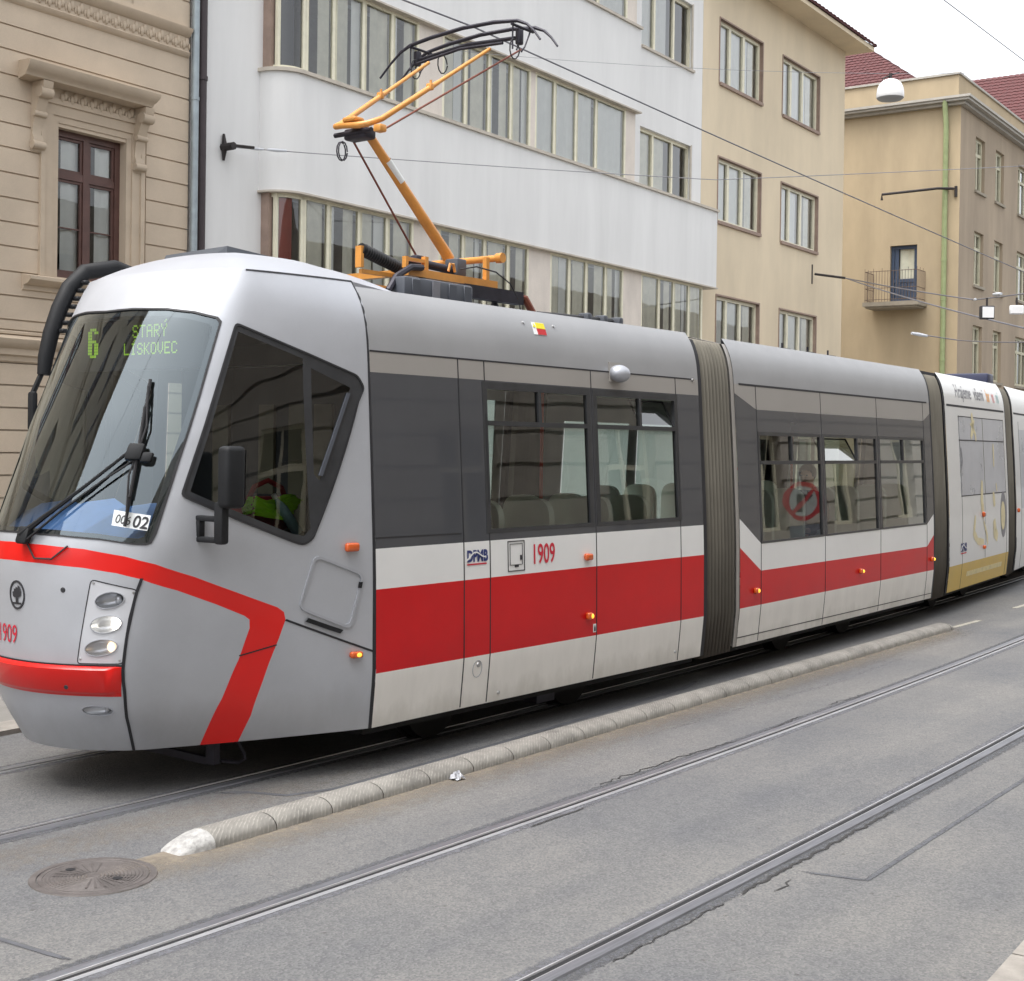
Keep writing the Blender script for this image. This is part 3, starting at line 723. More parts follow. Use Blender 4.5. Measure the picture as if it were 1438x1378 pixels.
    for i, c in enumerate(cols):
        near = i == 0
        for (b, d_) in ((4.38, 6.37), (8.42, 10.6), (.9, 2.8), (12.2, 14.2)):
            if not near and b in (.9,): continue
            fr = MB(); tz = b + (d_ - b) * .70; w_ = .085
            bars(fr, fn, c - .57, c + .57, b, d_, .12, .2, w_, (c,), (tz,), 0, .10)
            for x0, x1 in ((c - .485, c - .05), (c + .05, c + .485)):          # sashes with a thin glazing bar below
                for q0, q1 in ((b + w_, tz - .05), (tz + .05, d_ - w_)): bars(fr, fn, x0 + .002, x1 - .002, q0 + .002, q1 - .002, .145, .185, .035)
                fr.box((x0 + .03, .15, b + (tz - b) * .49), (x1 - .03, .18, b + (tz - b) * .49 + .018), 0, fn)
            o = fr.build('window', MATS['brown_frame'], t)
            p = MB(); p.quad(fn(c - .5, .17, b), fn(c + .5, .17, b), fn(c + .5, .17, d_), fn(c - .5, .17, d_)); p.build('pane', MATS['win_glass'], o)
            if i < 3:
                for a, e_ in ((c - .34, c - .06), (c + .20, c + .48)):
                    cu = MB(); curtain(cu, fn, a, e_, b, d_, .22, .02, 22); cu.build('curtain', MATS['curtain_white'], o)
        if i < 2:
            ar = MB()                                                       # architrave with a moulded inner step
            for w0, w1, o_ in ((.57, .66, .015), (.66, .80, .035), (.80, .87, .06)):
                ar.box((c - w1, -o_, 4.36), (c - w0, .0, 6.42 + w0 - .57), 0, fn); ar.box((c + w0, -o_, 4.36), (c + w1, .0, 6.42 + w0 - .57), 0, fn)
                ar.box((c - w1, -o_ - .002, 6.38 + w0 - .57 + .04), (c + w1, 0, 6.38 + w1 - .57 + .04), 0, fn)
            ar.build('architrave', MATS['beige_trim'], t)
            fz = MB(); fz.box((c - .68, -.04, 6.66), (c + .74, .0, 6.88), 0, fn); leaves(c - .6, c + .7, 6.68, 6.85, .05, .16)(fz); fz.build('frieze', MATS['beige_trim'], t)
            for ec in (c - .93, c + .76):                                      # scroll consoles
                cn = MB(); pr = [(.0, 5.95), (.05, 5.97), (.09, 6.05), (.08, 6.14), (.05, 6.2), (.07, 6.32), (.12, 6.5), (.20, 6.68), (.27, 6.78), (.28, 6.86), (.0, 6.86)]
                n = len(pr); vs = [fn(ec - .075, -o_, z) for o_, z in pr] + [fn(ec + .075, -o_, z) for o_, z in pr]
                cn.add(vs, [(j, n + j, n + (j + 1) % n, (j + 1) % n) for j in range(n)]); cn.add(vs, [tuple(range(n)), tuple(range(2 * n - 1, n - 1, -1))])
                for zz, rr, oo in ((6.05, .055, .07), (6.72, .075, .2), (6.45, .04, .1)): cn.lathe([(.0, -.095), (rr, -.095), (rr, .095), (0, .095)], fn(ec, -oo, zz), (CA, SA, 0), 12)
                cn.build('console', MATS['beige_trim'], t, fix=True)
            hd = MB(); pr = [(.0, 6.86), (.28, 6.87), (.30, 6.91), (.34, 6.93), (.40, 6.99), (.41, 7.04), (.0, 7.10)]
            n = len(pr); xa, xb = c - 1.32, c + .84
            vs = [fn(xa + (.41 - o_) * .3, -o_, z) for o_, z in pr] + [fn(xb - (.41 - o_) * .3, -o_, z) for o_, z in pr]
            hd.add(vs, [(j, n + j, n + j + 1, j + 1) for j in range(n - 1)]); hd.add(vs, [tuple(range(n)), tuple(range(2 * n - 1, n - 1, -1))]); hd.build('window_hood', MATS['beige_trim'], t, fix=True)
            sl = MB(); pr = [(.0, 4.14), (.05, 4.16), (.06, 4.22), (.14, 4.24), (.20, 4.29), (.20, 4.33), (.0, 4.37)]; n = len(pr)
            vs = [fn(c - 1.12, -o_, z) for o_, z in pr] + [fn(c + .84, -o_, z) for o_, z in pr]
            sl.add(vs, [(j, n + j, n + j + 1, j + 1) for j in range(n - 1)]); sl.add(vs, [tuple(range(n)), tuple(range(2 * n - 1, n - 1, -1))]); sl.build('window_sill', MATS['beige_trim'], t, fix=True)
    dp = MB(); dp.tube([fn(14.19, -.09, 0), fn(14.19, -.09, 15.2)], .055, 12)
    for z in (2.0, 4.6, 7.2, 9.8): dp.tube([fn(14.19, -.09, z), fn(14.19, -.09, z + .05)], .063, 12)
    dp.build('drainpipe', MATS['zinc'], t)
townhouse()

# ---- white functionalist house with a long rounded bay
def white_house():
    K = 15.5; fn = lambda x, d, z: ST(x, K + d, z)
    t = thing('apartment_house', 'white modernist house with rounded bay and long window bands behind the pantograph', 'building', ST(22, K, 0), AL)
    A0, A1 = 14.28, 30.98
    rows = [(1.0, 2.6), (4.5, 6.12), (8.06, 9.60), (11.52, 13.08)]
    holes = [(16.0, 26.4, a, b) for a, b in rows[1:]] + [(27.0, 30.3, 4.5, 6.12), (27.87, 30.45, 7.98, 9.56), (27.87, 30.45, 11.41, 12.98)]
    w = MB(); wall_holes(w, A0, A1, 0, 16.4, holes, fn, .16, 0)
    shell(w, A0, A1, 10, 16.4, fn)
    w.build('wall', MATS['white_plaster'], t)
    for z in range(5):
        pass
    rm = MB(); rm.quad(fn(A0 + .1, 1.8, 0), fn(A1 - .1, 1.8, 0), fn(A1 - .1, 1.8, 16), fn(A0 + .1, 1.8, 16))
    for z in (2.9, 6.45, 9.95, 13.4): rm.quad(fn(A0 + .1, .2, z), fn(A1 - .1, .2, z), fn(A1 - .1, 1.8, z), fn(A0 + .1, 1.8, z))
    rm.build('room', MATS['room_mid'], t)
    def path(o, a1, rr=.46, a0=15.70):
        """footprint of the bay front: starts at the wall, rounds, runs on; o = set back"""
        P = []; r = rr - o
        for k in range(9):
            th = math.pi / 2 * k / 8
            P.append((a0 + rr - r * math.cos(th), (-.5 + rr) - r * math.sin(th)))
        P[0] = (P[0][0], .0); P.insert(1, (P[0][0], -.5 + rr))
        P.append((a1, -.5 + o)); return P
    def band(z0, z1, a1, name, mt, o=0.0):
        b = MB(); P = path(o, a1) + [(a1, .0)]; n = len(P)
        vs = [fn(x, d, z0) for x, d in P] + [fn(x, d, z1) for x, d in P]
        for i in range(n - 1): b.add([vs[i], vs[i + 1], vs[n + i + 1], vs[n + i]], [(0, 1, 2, 3)], 0, 1 < i < 9)
        b.add(vs, [tuple(range(n - 1, -1, -1)), tuple(range(n, 2 * n))]); return b.build(name, MATS[mt], t)
    band(2.62, 4.44, 30.9, 'bay_band', 'white_plaster'); band(6.14, 7.985, 30.9, 'bay_band', 'white_plaster'); band(9.62, 11.43, 26.93, 'bay_band', 'white_plaster'); band(13.1, 15.0, 26.93, 'bay_band', 'white_plaster'); band(15.0, 15.06, 26.96, 'sill', 'sill_tan', -.05)
    for z, a1 in ((4.44, 30.94), (7.985, 30.94), (11.43, 26.97)): band(z, z + .055, a1, 'sill', 'sill_tan', -.05)
    for z, a1 in ((6.11, 30.94), (9.59, 27.0), (13.07, 26.97)): band(z, z + .03, a1, 'drip_edge', 'sill_tan', -.03)
    wb = MB(); wb.box((15.9, -.42, 0), (30.8, .0, 2.6), 0, fn); wb.build('base_wall', MATS['white_plaster'], t)
    rowsdef = {1: dict(groups=[[15.74, 16.30, 16.89, 17.65, 18.38, 19.10], [19.82, 20.57, 21.25, 22.03, 22.75], [23.53, 24.26, 24.94, 25.74, 26.50], [27.31, 28.15, 28.88, 29.65, 30.36]], piers=[(19.10, 19.82), (22.75, 23.53), (26.50, 27.31)], end=30.4),
               2: dict(groups=[[15.38, 15.93, 16.97, 17.71, 18.46, 19.19], [19.87, 20.58, 21.33, 22.06, 22.74], [22.90, 23.59, 24.29, 25.0, 25.74, 26.51][:1] + [23.62, 24.45, 25.25, 26.51]], piers=[(19.19, 19.87), (22.06 + .68, 22.90), (26.51, 26.93)], end=26.93),
               3: dict(groups=[[15.38, 15.93, 16.97, 17.71, 18.46, 19.19], [19.87, 20.58, 21.33, 22.06, 22.74], [22.90, 23.62, 24.45, 25.25, 26.51]], piers=[(19.19, 19.87), (22.74, 22.90), (26.51, 26.93)], end=26.93)}
    curs = {(1, 0): [('curtain_red', 0, .42), ('curtain_cream', 1.0, 1.0)], }
    for ri, (z0, z1) in enumerate(rows):
        if ri == 0: continue
        D = rowsdef[ri]; z0 += -.005 if ri != 1 else 0
        for a, b in D['piers']:
            p = MB(); p.box((a, -.40, z0), (b, .0, z1), 0, fn); p.build('pier', MATS['travertine'], t)
        zb = z0 + (.0 if ri == 1 else -.02); zt = z1 - .0
        for gi, g_ in enumerate(D['groups']):
            fr = MB(); d0 = -.40; rounded = gi == 0; a0 = g_[0] + (.35 if rounded else 0)
            ff = lambda x, d, z: fn(x, d + d0, z)
            if rounded:
                # curved end: jamb, one mullion on the curve, rails following it
                P = [p for p in path(.10, 16.3) if p[0] <= 16.3]
                for i in range(1, len(P) - 1):
                    for q0, q1 in ((zb, zb + .07), (zt - .07, zt)):
                        a, b = P[i], P[i + 1]
                        fr.add([fn(a[0], a[1], q0), fn(b[0], b[1], q0), fn(b[0], b[1], q1), fn(a[0], a[1], q1), fn(a[0], a[1] + .06, q0), fn(b[0], b[1] + .06, q0), fn(b[0], b[1] + .06, q1), fn(a[0], a[1] + .06, q1)], [(0, 1, 2, 3), (0, 4, 5, 1), (3, 2, 6, 7)])
                fr.box((P[0][0] - .04, -.16, zb), (P[0][0] + .05, .0, zt), 1, fn)
                fr.box((P[4][0] - .03, P[4][1] - .01, zb), (P[4][0] + .03, P[4][1] + .05, zt), 0, fn)
                fr.box((16.24, d0, zb), (16.31, d0 + .06, zt), 0, fn)
                a0 = 16.3
            ms = [m for m in g_[1:-1] if m > a0 + .1]
            bars(fr, ff, a0, g_[-1], zb, zt, .0, .07, .055, ms, (), 0, .06)
            for m in ms + [a0]: # casement rebates
                fr.box((m + .04, d0 + .015, zb + .05), (m + .085, d0 + .055, zt - .05), 2, fn)
            o = fr.build('window', [MATS['cream_frame'], MATS['brown_reveal'], MATS['cream_dirty']], t)
            pn = MB()
            if rounded:
                P = [p for p in path(.13, 16.3) if p[0] <= 16.3]
                for a, b in zip(P[1:], P[2:]): pn.add([fn(a[0], a[1], zb), fn(b[0], b[1], zb), fn(b[0], b[1], zt), fn(a[0], a[1], zt)], [(0, 1, 2, 3)], 0, True)
            pn.quad(ff(a0, .03, zb), ff(g_[-1], .03, zb), ff(g_[-1], .03, zt), ff(a0, .03, zt)); pn.build('pane', MATS['win_glass'], o)
            es = [a0] + ms + [g_[-1]]
            for k in range(len(es) - 1):
                a, b = es[k], es[k + 1]; wd = b - a
                if ri == 2 and gi == 2: spans = [(a + .02, b - .02, 'curtain_white')]
                elif ri == 3 and gi == 2: spans = [(a + .02, b - .02, 'curtain_white')]
                elif (k + gi + ri) % 3 == 0: spans = [(a + .05, a + wd * .62, 'curtain_cream'), (a + wd * .68, b - .02, 'curtain_white')]
                elif (k + gi + ri) % 3 == 1: spans = [(a + .02, a + wd * .2, 'curtain_white'), (a + wd * .35, b - .03, 'curtain_cream')]
                else: spans = [(a + .02, a + wd * .28, 'curtain_white'), (a + wd * .6, b - .04, 'curtain_cream')]
                for s0, s1, mt in spans:
                    c = MB(); curtain(c, ff, s0, s1, zb, zt, .10, .022, 18); c.build('curtain', MATS[mt], o)
            if rounded:
                c = MB(); Q = [p for p in path(.16, 16.3) if p[0] <= 16.3]
                for a, b in zip(Q[4:8], Q[5:9]): c.add([fn(a[0], a[1], zb), fn(b[0], b[1], zb), fn(b[0], b[1], zt), fn(a[0], a[1], zt)], [(0, 1, 2, 3)], 0, True)
                c.build('curtain', MATS['curtain_red' if ri == 1 else 'curtain_dark'], o)
    for z0, z1 in ((7.98, 9.56), (11.41, 12.98)):
        simple_window(t, fn, 27.87, 30.45, z0, z1, .14, 'cream_frame', .07, (28.66, 29.62), (), [('curtain_white' if z0 > 10 else 'curtain_cream', 28.1, 29.4)], .08)
        rv = MB(); rv.box((30.40, -.004, z0 - .05), (30.47, .02, z1 + .03), 0, fn); rv.box((27.87, -.05, z0 - .06), (30.5, .15, z0 - .004), 0, fn); rv.build('window_sill', MATS['sill_tan'], t)
    dp = MB(); dp.tube([fn(14.40, -.10, 0), fn(14.40, -.10, 16)], .075, 12)
    for z in (1.8, 4.3, 7.55, 10.4): dp.tube([fn(14.40, -.1, z), fn(14.40, -.1, z + .06)], .088, 12)
    dp.build('drainpipe', MATS['dark_pipe'], t)
white_house()

# ---- ochre plain house with deep eave
def ochre_house():
    K = 15.5; fn = lambda x, d, z: ST(x, K + d, z)
    t = thing('ochre_house', 'pale ochre plastered house with three rows of brown-edged windows under a wide eave', 'building', ST(36, K, 0), AL)
    A0, A1 = 30.99, 40.58; ZT = 14.30
    wins = [(a, b, z, z + 1.6) for z in (1.0, 4.48, 7.97, 11.46) for a, b in ((31.92, 34.52), (35.88, 38.54))]
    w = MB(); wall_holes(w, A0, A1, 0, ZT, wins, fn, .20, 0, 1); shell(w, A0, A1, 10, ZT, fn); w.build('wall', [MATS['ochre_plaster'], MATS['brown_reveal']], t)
    rm = MB(); rm.quad(fn(A0 + .1, 1.6, 0), fn(A1 - .1, 1.6, 0), fn(A1 - .1, 1.6, 14), fn(A0 + .1, 1.6, 14)); rm.build('room', MATS['room_mid'], t)
    for i, (a, b, z0, z1) in enumerate(wins):
        o = simple_window(t, fn, a, b, z0, z1, .13, 'cream_frame', .08, (a + .78, a + 1.62), (), [('curtain_white', a + .1, a + .72), ('curtain_white', a + .86, a + (2.0 if z0 > 10 else 1.35 + .4 * random.random())), ('curtain_cream', a + 2.05, b - .12)], .12)
        s_ = MB()
        for q in ((a - .03, a, z0 - .04, z1 + .04), (b, b + .05, z0 - .04, z1 + .04)): s_.box((q[0], -.02, q[2]), (q[1], .02, q[3]), 0, fn)
        s_.box((a, -.023, z1), (b, .02, z1 + .04), 0, fn); s_.box((a, -.06, z0 - .08), (b, .02, z0), 0, fn); s_.build('surround', MATS['brown_reveal'], o)
    e = MB(); e.box((A0 - .0, -.75, ZT), (A1 + .42, .25, ZT + .13), 0, fn); e.build('eave', MATS['ochre_plaster'], t)
    r = MB(); p = .62
    q = lambda x, d: fn(x, d, ZT + .15 + (d + .80) * p)
    tile_rows(r, q(A0, -.80), q(A1 + .48, -.80), q(A1 + .48, 4.5), q(A0, 4.5), 26, 36)
    r.add([fn(A1 + .46, -.78, ZT + .14), fn(A1 + .46, 4.5, ZT + .14), q(A1 + .46, 4.5), q(A1 + .46, -.78)], [(0, 1, 2, 3)])
    r.add([fn(A0, -.80, ZT + .13), fn(A1 + .48, -.80, ZT + .13), q(A1 + .48, -.8), q(A0, -.8)], [(0, 1, 2, 3)])
    r.build('roof', MATS['roof_tiles'], t)
ochre_house()

# ---- corner house with the balcony
def corner_house():
    K, A0 = 13.6, 46.05
    fs = lambda x, d, z: ST(x, K + d, z)                         # street facade: along, inward
    fg = lambda x, d, z: ST(A0 + d, x, z)                         # gable side: across, inward
    t = thing('corner_house', 'ochre corner house with a small balcony, blue door and green drainpipe beyond the tram', 'building', ST(A0, K, 0), AL)
    cols = [(47.80, 48.92), (50.28, 51.38), (53.32, 55.4), (57.6, 59.7), (62.0, 64.1), (66.3, 68.4)]
    zr = [(1.3, 3.2), (4.7, 6.53), (7.89, 9.72), (11.1, 12.92)]
    holes = [(a, b, z0, z1) for a, b in cols for z0, z1 in zr]; A1 = 78
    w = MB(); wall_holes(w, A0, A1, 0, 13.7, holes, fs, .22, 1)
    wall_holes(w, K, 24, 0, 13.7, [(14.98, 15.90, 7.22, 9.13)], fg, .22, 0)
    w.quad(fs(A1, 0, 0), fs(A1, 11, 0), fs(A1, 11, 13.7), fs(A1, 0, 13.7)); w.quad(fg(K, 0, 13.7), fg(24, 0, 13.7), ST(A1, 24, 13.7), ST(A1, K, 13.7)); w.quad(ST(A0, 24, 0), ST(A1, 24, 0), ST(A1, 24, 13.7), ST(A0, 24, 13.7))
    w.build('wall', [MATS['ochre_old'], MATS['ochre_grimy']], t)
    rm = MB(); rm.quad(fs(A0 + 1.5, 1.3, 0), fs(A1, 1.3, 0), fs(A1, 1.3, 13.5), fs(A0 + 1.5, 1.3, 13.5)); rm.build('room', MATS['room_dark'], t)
    # cornice gutter and set-back parapet
    c = MB(); o = .40
    for z0, z1, e in ((13.60, 13.70, .18), (13.70, 13.78, .34), (13.78, 13.86, .40)):
        c.prism([(A0 - e, K - e), (A1, K - e), (A1, K - e + .3), (A0 - e + .3, K - e + .3), (A0 - e + .3, 24), (A0 - e, 24)], z0, z1, 0, ST)
    c.build('cornice', MATS['gutter'], t)
    p = MB(); e = -.12
    p.prism([(A0 - e, K - e), (A1, K - e), (A1, K - e + .3), (A0 - e + .3, K - e + .3), (A0 - e + .3, 24), (A0 - e, 24)], 13.7, 14.66, 0, ST)
    p.prism([(A0 - e - .06, K - e - .06), (A1, K - e - .06), (A1, K - e + .36), (A0 - e + .36, K - e + .36), (A0 - e + .36, 24), (A0 - e - .06, 24)], 14.66, 14.73, 1, ST)
    p.build('parapet', [MATS['ochre_old'], MATS['gutter']], t)
    for a, b in cols:
        for z0, z1 in zr:
            if z0 < 2 : continue
            simple_window(t, fs, a, b, z0, z1, .16, 'cream_dirty', .10, ((a + b) / 2,) if b - a < 1.5 else (a + .7, b - .7), (z0 + 1.28,), [('curtain_white', a + .1, a + .40), ('curtain_cream', b - .42, b - .12)], .10)
            s_ = MB(); s_.box((a - .08, -.07, z0 - .09), (b + .08, .1, z0 - .004), 0, fs); s_.build('window_sill', MATS['concrete'], t)
    # balcony door
    d = MB(); bars(d, fg, 14.99, 15.89, 7.22, 9.12, .10, .18, .11, (), (7.95,), 0, .12)
    for k in range(6): d.box((15.12 + k * .11, .12, 7.34), (15.215 + k * .11, .165, 7.88), 0, fg)
    d.box((15.64, .105, 7.3), (15.76, .17, 9.0), 0, fg)
    do = d.build('balcony_door', MATS['blue_door'], t)
    pn = MB(); pn.quad(fg(15.0, .15, 7.9), fg(15.8, .15, 7.9), fg(15.8, .15, 9.1), fg(15.0, .15, 9.1)); pn.build('pane', MATS['win_glass'], do)
    cu = MB(); curtain(cu, fg, 15.1, 15.62, 7.9, 9.05, .24); cu.build('curtain', MATS['curtain_cream'], do)
    b = MB(); b.box((14.62, -.95, 7.02), (16.50, .02, 7.16), 0, fg); b.box((14.7, -.88, 6.96), (16.42, .02, 7.02), 0, fg)
    b.build('balcony_slab', MATS['concrete'], t)
    r = MB()
    for x0, y0, x1, y1, n in ((14.68, -.9, 16.44, -.9, 18), (14.68, -.9, 14.68, -.04, 8), (16.44, -.9, 16.44, -.04, 8)):
        for k in range(n + 1):
            x, y = x0 + (x1 - x0) * k / n, y0 + (y1 - y0) * k / n
            r.tube([fg(x, y, 7.15), fg(x, y, 8.20 + (.08 if k % 3 == 0 else 0))], .008, 5)
        for z in (7.24, 7.62, 8.18): r.tube([fg(x0, y0, z), fg(x1, y1, z)], .011, 5)
    r.build('balcony_railing', MATS['rust_iron'], t)
    dp = MB(); dp.tube([fg(14.05, -.10, 0), fg(14.05, -.10, 13.0), fg(14.05, -.24, 13.5), fg(14.05, -.28, 13.75)], .085, 10)
    for z in (5.2, 7.2, 8.5, 10.9): dp.tube([fg(14.05, -.10, z), fg(14.05, -.10, z + .05)], .10, 10)
    dp.build('drainpipe', MATS['green_pipe'], t)
    # tiled roofs behind the parapet
    r = MB(); a0, n0 = A0 + 1.0, 15.15
    tile_rows(r, ST(a0, 30, 14.7), ST(a0, n0, 14.7), ST(a0 + 4.2, n0 + 4.2, 17.95), ST(a0 + 4.2, 30, 17.95), 22, 60)
    tile_rows(r, ST(a0, n0, 14.7), ST(a0 + 4.2, n0, 14.7), ST(a0 + 4.2, n0 + .01, 14.75), ST(a0 + 4.2, n0 + 4.2, 17.95), 8, 12)
    r.build('roof', MATS['roof_tiles'], t)
    r = MB()
    tile_rows(r, ST(55, 20.0, 13.6), ST(55, 13.9, 13.6), ST(60, 13.9, 18.02), ST(60, 20.0, 18.02), 26, 26)
    r.quad(ST(60, 13.9, 13.6), ST(60, 20, 13.6), ST(60, 20, 18.0), ST(60, 13.9, 18.0)); r.quad(ST(55, 13.9, 13.6), ST(60, 13.9, 13.6), ST(60, 13.9, 18.0), ST(60, 13.9, 18.0))
    vp = ST(57.6, 16.3, 15.9); r.tube([vp, (vp[0], vp[1], vp[2] + .45)], .07, 8)
    r.build('roof', MATS['roof_tiles'], t)
    br = MB(); br.tube([fg(13.78, -.05, 10.87), fg(14.2, -.4, 10.86), fg(15.92, -.85, 10.74), fg(15.92, -.85, 10.55)], .045, 8); br.tube([fg(13.72, -.02, 10.95), fg(13.72, -.02, 10.6)], .05, 8)
    br.build('wall_bracket', MATS['iron'], t)
corner_house()

# ---- facade across the street, behind the camera: seen mirrored in the tram's glass
def opposite_house():
    K = -2.5; fn = lambda x, d, z: ST(x, K - d, z)
    mat('ashlar', (.34, .31, .27), .9, var=.14, scale=1.5, bump=.3, bscale=40)
    t = thing('stone_house', 'grey brown grooved ashlar house across the street, mirrored in the tram windows', 'building', ST(10, K, 0), AL)
    holes = []
    for k in range(-8, 16):
        c = 4 + k * 4.4; holes += [(c - .7, c + .7, 1.1, 3.6)] + [(c - .6, c + .6, z, z + 2.1) for z in (5.6,)]
    w = MB(); z = .6
    while z < 4.6:
        wall_holes(w, -34, 74, z + .035, z + .525, [h for h in holes if h[3] < 4], lambda x, d, zz: fn(x, d - .05, zz), .05); z += .56
    wall_holes(w, -34, 74, 0, 9.2, holes, fn, .3); shell(w, -34, 74, 9, 9.2, fn); w.build('wall', MATS['ashlar'], t)
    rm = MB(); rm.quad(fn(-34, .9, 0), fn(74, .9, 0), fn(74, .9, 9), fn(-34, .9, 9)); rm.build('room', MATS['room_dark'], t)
    for a, b, z0, z1 in holes:
        f = MB(); bars(f, fn, a, b, z0, z1, .15, .22, .09, ((a + b) / 2,), (z0 + (z1 - z0) * .68,), 0); f.build('window', MATS['cream_frame'], t)
opposite_house()
# ---------------------------------------------------------------- tram
mat('silver', lin((184, 187, 193)), .42, .30, var=.05, scale=2.5, fine=.03, bscale=300)
dirty('silver', .25, .62, (.20, .19, .175), .35)
mat('silver_light', lin((176, 179, 186)), .42, .35, var=.03, scale=2)
mat('tram_white', lin((236, 236, 234)), .30, 0, var=.035, scale=1.5, bump=.12, bscale=1.8)
mat('skirt_white', lin((236, 233, 227)), .42, 0, var=.05, scale=2.2, stretch=(2.4, 2.4, .5))
dirty('skirt_white', .26, .46, (.30, .28, .22), .38)
mat('tram_red', lin((206, 14, 22)), .30, 0, var=.06, scale=2, spec=.4, bump=.12, bscale=1.8)
mat('cab_red', lin((222, 24, 18)), .32, 0, var=.03, scale=2, coat=.15)
mat('warm_grey', lin((166, 162, 157)), .42, .15, var=.03, scale=2)
mat('band_grey', lin((76, 78, 83)), .16, 0, var=.05, scale=1.5, coat=.5, bump=.22, bscale=1.6)
mat('seam', (.018, .018, .022), .6, var=.3, scale=8)
mat('rubber', (.022, .022, .025), .55, var=.3, scale=8)
mat('frit', (.040, .042, .046), .3, var=.2, scale=6)
mat('black_plastic', (.014, .015, .017), .6, var=.2, scale=8, spec=.3, bump=.1, bscale=200)
mat('grey_plastic', lin((80, 84, 92)), .5, var=.12, scale=6)
mat('dark_box', lin((92, 97, 104)), .5, .1, var=.08, scale=3)
mat('bellows', lin((118, 114, 104)), .8, var=.18, scale=4, stretch=(1, 1, .25))
mat('underframe', (.008, .008, .008), .8, var=.3, scale=5)
mat('panto_orange', lin((214, 148, 72)), .45, 0, var=.12, scale=8, coat=.2)
mat('panto_dark', (.035, .033, .045), .5, .4, var=.3, scale=10)
mat('rod_brown', lin((120, 66, 50)), .5, .2, var=.2, scale=10)
mat('steel', (.5, .5, .5), .3, 1, var=.15, scale=8)
mat('lamp_bowl', (.62, .63, .66), .32, .6, var=.05, scale=10)
mat('interior', lin((196, 198, 190)), .6, var=.06, scale=3)
mat('cab_dark', lin((52, 52, 54)), .6, var=.2, scale=3)
mat('dash_blue', lin((126, 166, 228)), .5, var=.12, scale=4)
mat('seat_shell', lin((240, 248, 242)), .5, var=.05, scale=4)
mat('seat_red', lin((168, 40, 46)), .7, var=.1, scale=6)
mat('pole_red', lin((206, 66, 44)), .4, var=.05, scale=6)
mat('yellow_sign', lin((226, 212, 40)), .6, var=.05, scale=6)
mat('sign_red', lin((190, 40, 44)), .6, var=.05, scale=6)
mat('logo_blue', lin((48, 60, 118)), .5, var=.05, scale=6)
mat('num_red', lin((206, 36, 60)), .5, var=.05, scale=6)
mat('sticker', lin((232, 236, 236)), .5, var=.03, scale=6)
mat('ink', (.03, .03, .035), .6, var=.1, scale=6)
mat('orange_lens', lin((206, 92, 38)), .2, 0, var=.1, scale=20, coat=.6)
mat('ad_white', lin((226, 226, 224)), .34, 0, var=.03, scale=2, coat=.3)
mat('ad_film', lin((188, 190, 196)), .28, 0, var=.13, scale=1.6, coat=.3)
mat('ad_yellow', lin((212, 176, 62)), .4, 0, var=.06, scale=3, coat=.2)
mat('ad_amber', lin((224, 212, 170)), .4, 0, var=.12, scale=6)
mat('ad_grey', lin((128, 128, 134)), .4, 0, var=.1, scale=6)
mat('ad_teal', lin((176, 208, 206)), .4, 0, var=.1, scale=6)
mat('ad_orange', lin((240, 178, 110)), .4, 0, var=.1, scale=6)
mat('sign_navy', lin((44, 48, 76)), .4, var=.1, scale=6)
mat('ad_pink', lin((232, 150, 150)), .4, 0, var=.1, scale=6)
glass('tram_glass', (.80, .87, .84), 2.2, .04, 1.3, .01)
glass('screen_glass', (.80, .87, .90), 3.0, .02, 1.0, .008, gcol=(.84, .95, 1.0))
glass('cab_glass', (.66, .70, .68), 2.0, .05, 2.0, .008)
glass('lens_glass', (.97, .98, .99), .6, 0, 1, .02)
glass('far_glass', (.50, .58, .54), 1.2, .04, 1.3, .01)
emit('led', lin((160, 210, 40)), .22)
emit('headlamp_on', (1.0, .93, .78), 4.0)
emit('marker_on', (1.0, .50, .05), .5)
emit('headlamp_warm', (1.0, .72, .45), .8)

TRAM = thing('tram', 'long silver, white and red articulated tram with raised orange pantograph', 'tram', (6.83, CENTRE, 0))
T = TRAM
def part(mb, name, mats, parent=None, label=None, fix=False): return mb.build(name, mats, parent or T, label, fix=fix)

# ----- cab
def cab_out(p): return Vector((p.x - 6.6, p.y - CENTRE, .05))
sym = lambda poly: [(4 - t, z) for t, z in reversed(poly)]
STRIPE_TOP = [(1.402, 1.566), (1.16, 1.524), (1.002, 1.476), (.826, 1.39), (.642, 1.281), (.456, 1.168), (.425, 1.135), (.414, 1.083), (.434, .961), (.474, .76), (.536, .473), (.598, .30)]
STRIPE_BOT = [(.752, .30), (.647, .603), (.587, .847), (.560, 1.045), (.566, 1.10), (.591, 1.128), (.712, 1.21), (.878, 1.309), (1.049, 1.388), (1.178, 1.422), (1.379, 1.452), (1.70, 1.472), (2.0, 1.478)]
half_top = [(2.0, 1.590), (1.70, 1.584)] + STRIPE_TOP
stripe = half_top + STRIPE_BOT[:-1] + [(2.0, 1.478)]
red = half_top[1:] + STRIPE_BOT[:-1] + [(2.0, 1.478)] + sym(STRIPE_BOT[:-1]) + sym(half_top)
screen_half = [(2.0, 3.066), (1.715, 3.075), (1.431, 3.069), (1.229, 3.048), (1.075, 3.012), (1.046, 2.985), (1.042, 2.503), (1.046, 2.071), (1.046, 1.66), (1.056, 1.605), (1.08, 1.594), (1.136, 1.597), (1.32, 1.623), (1.613, 1.641), (2.0, 1.648)]
screen = screen_half + sym(screen_half[1:-1])
def inset(poly, dt, dz, c): return [(c[0] + (a - c[0]) * (1 - dt), c[1] + (z - c[1]) * (1 - dz)) for a, z in poly]
screen_in = inset(screen, .045, .055, (2.0, 2.33))
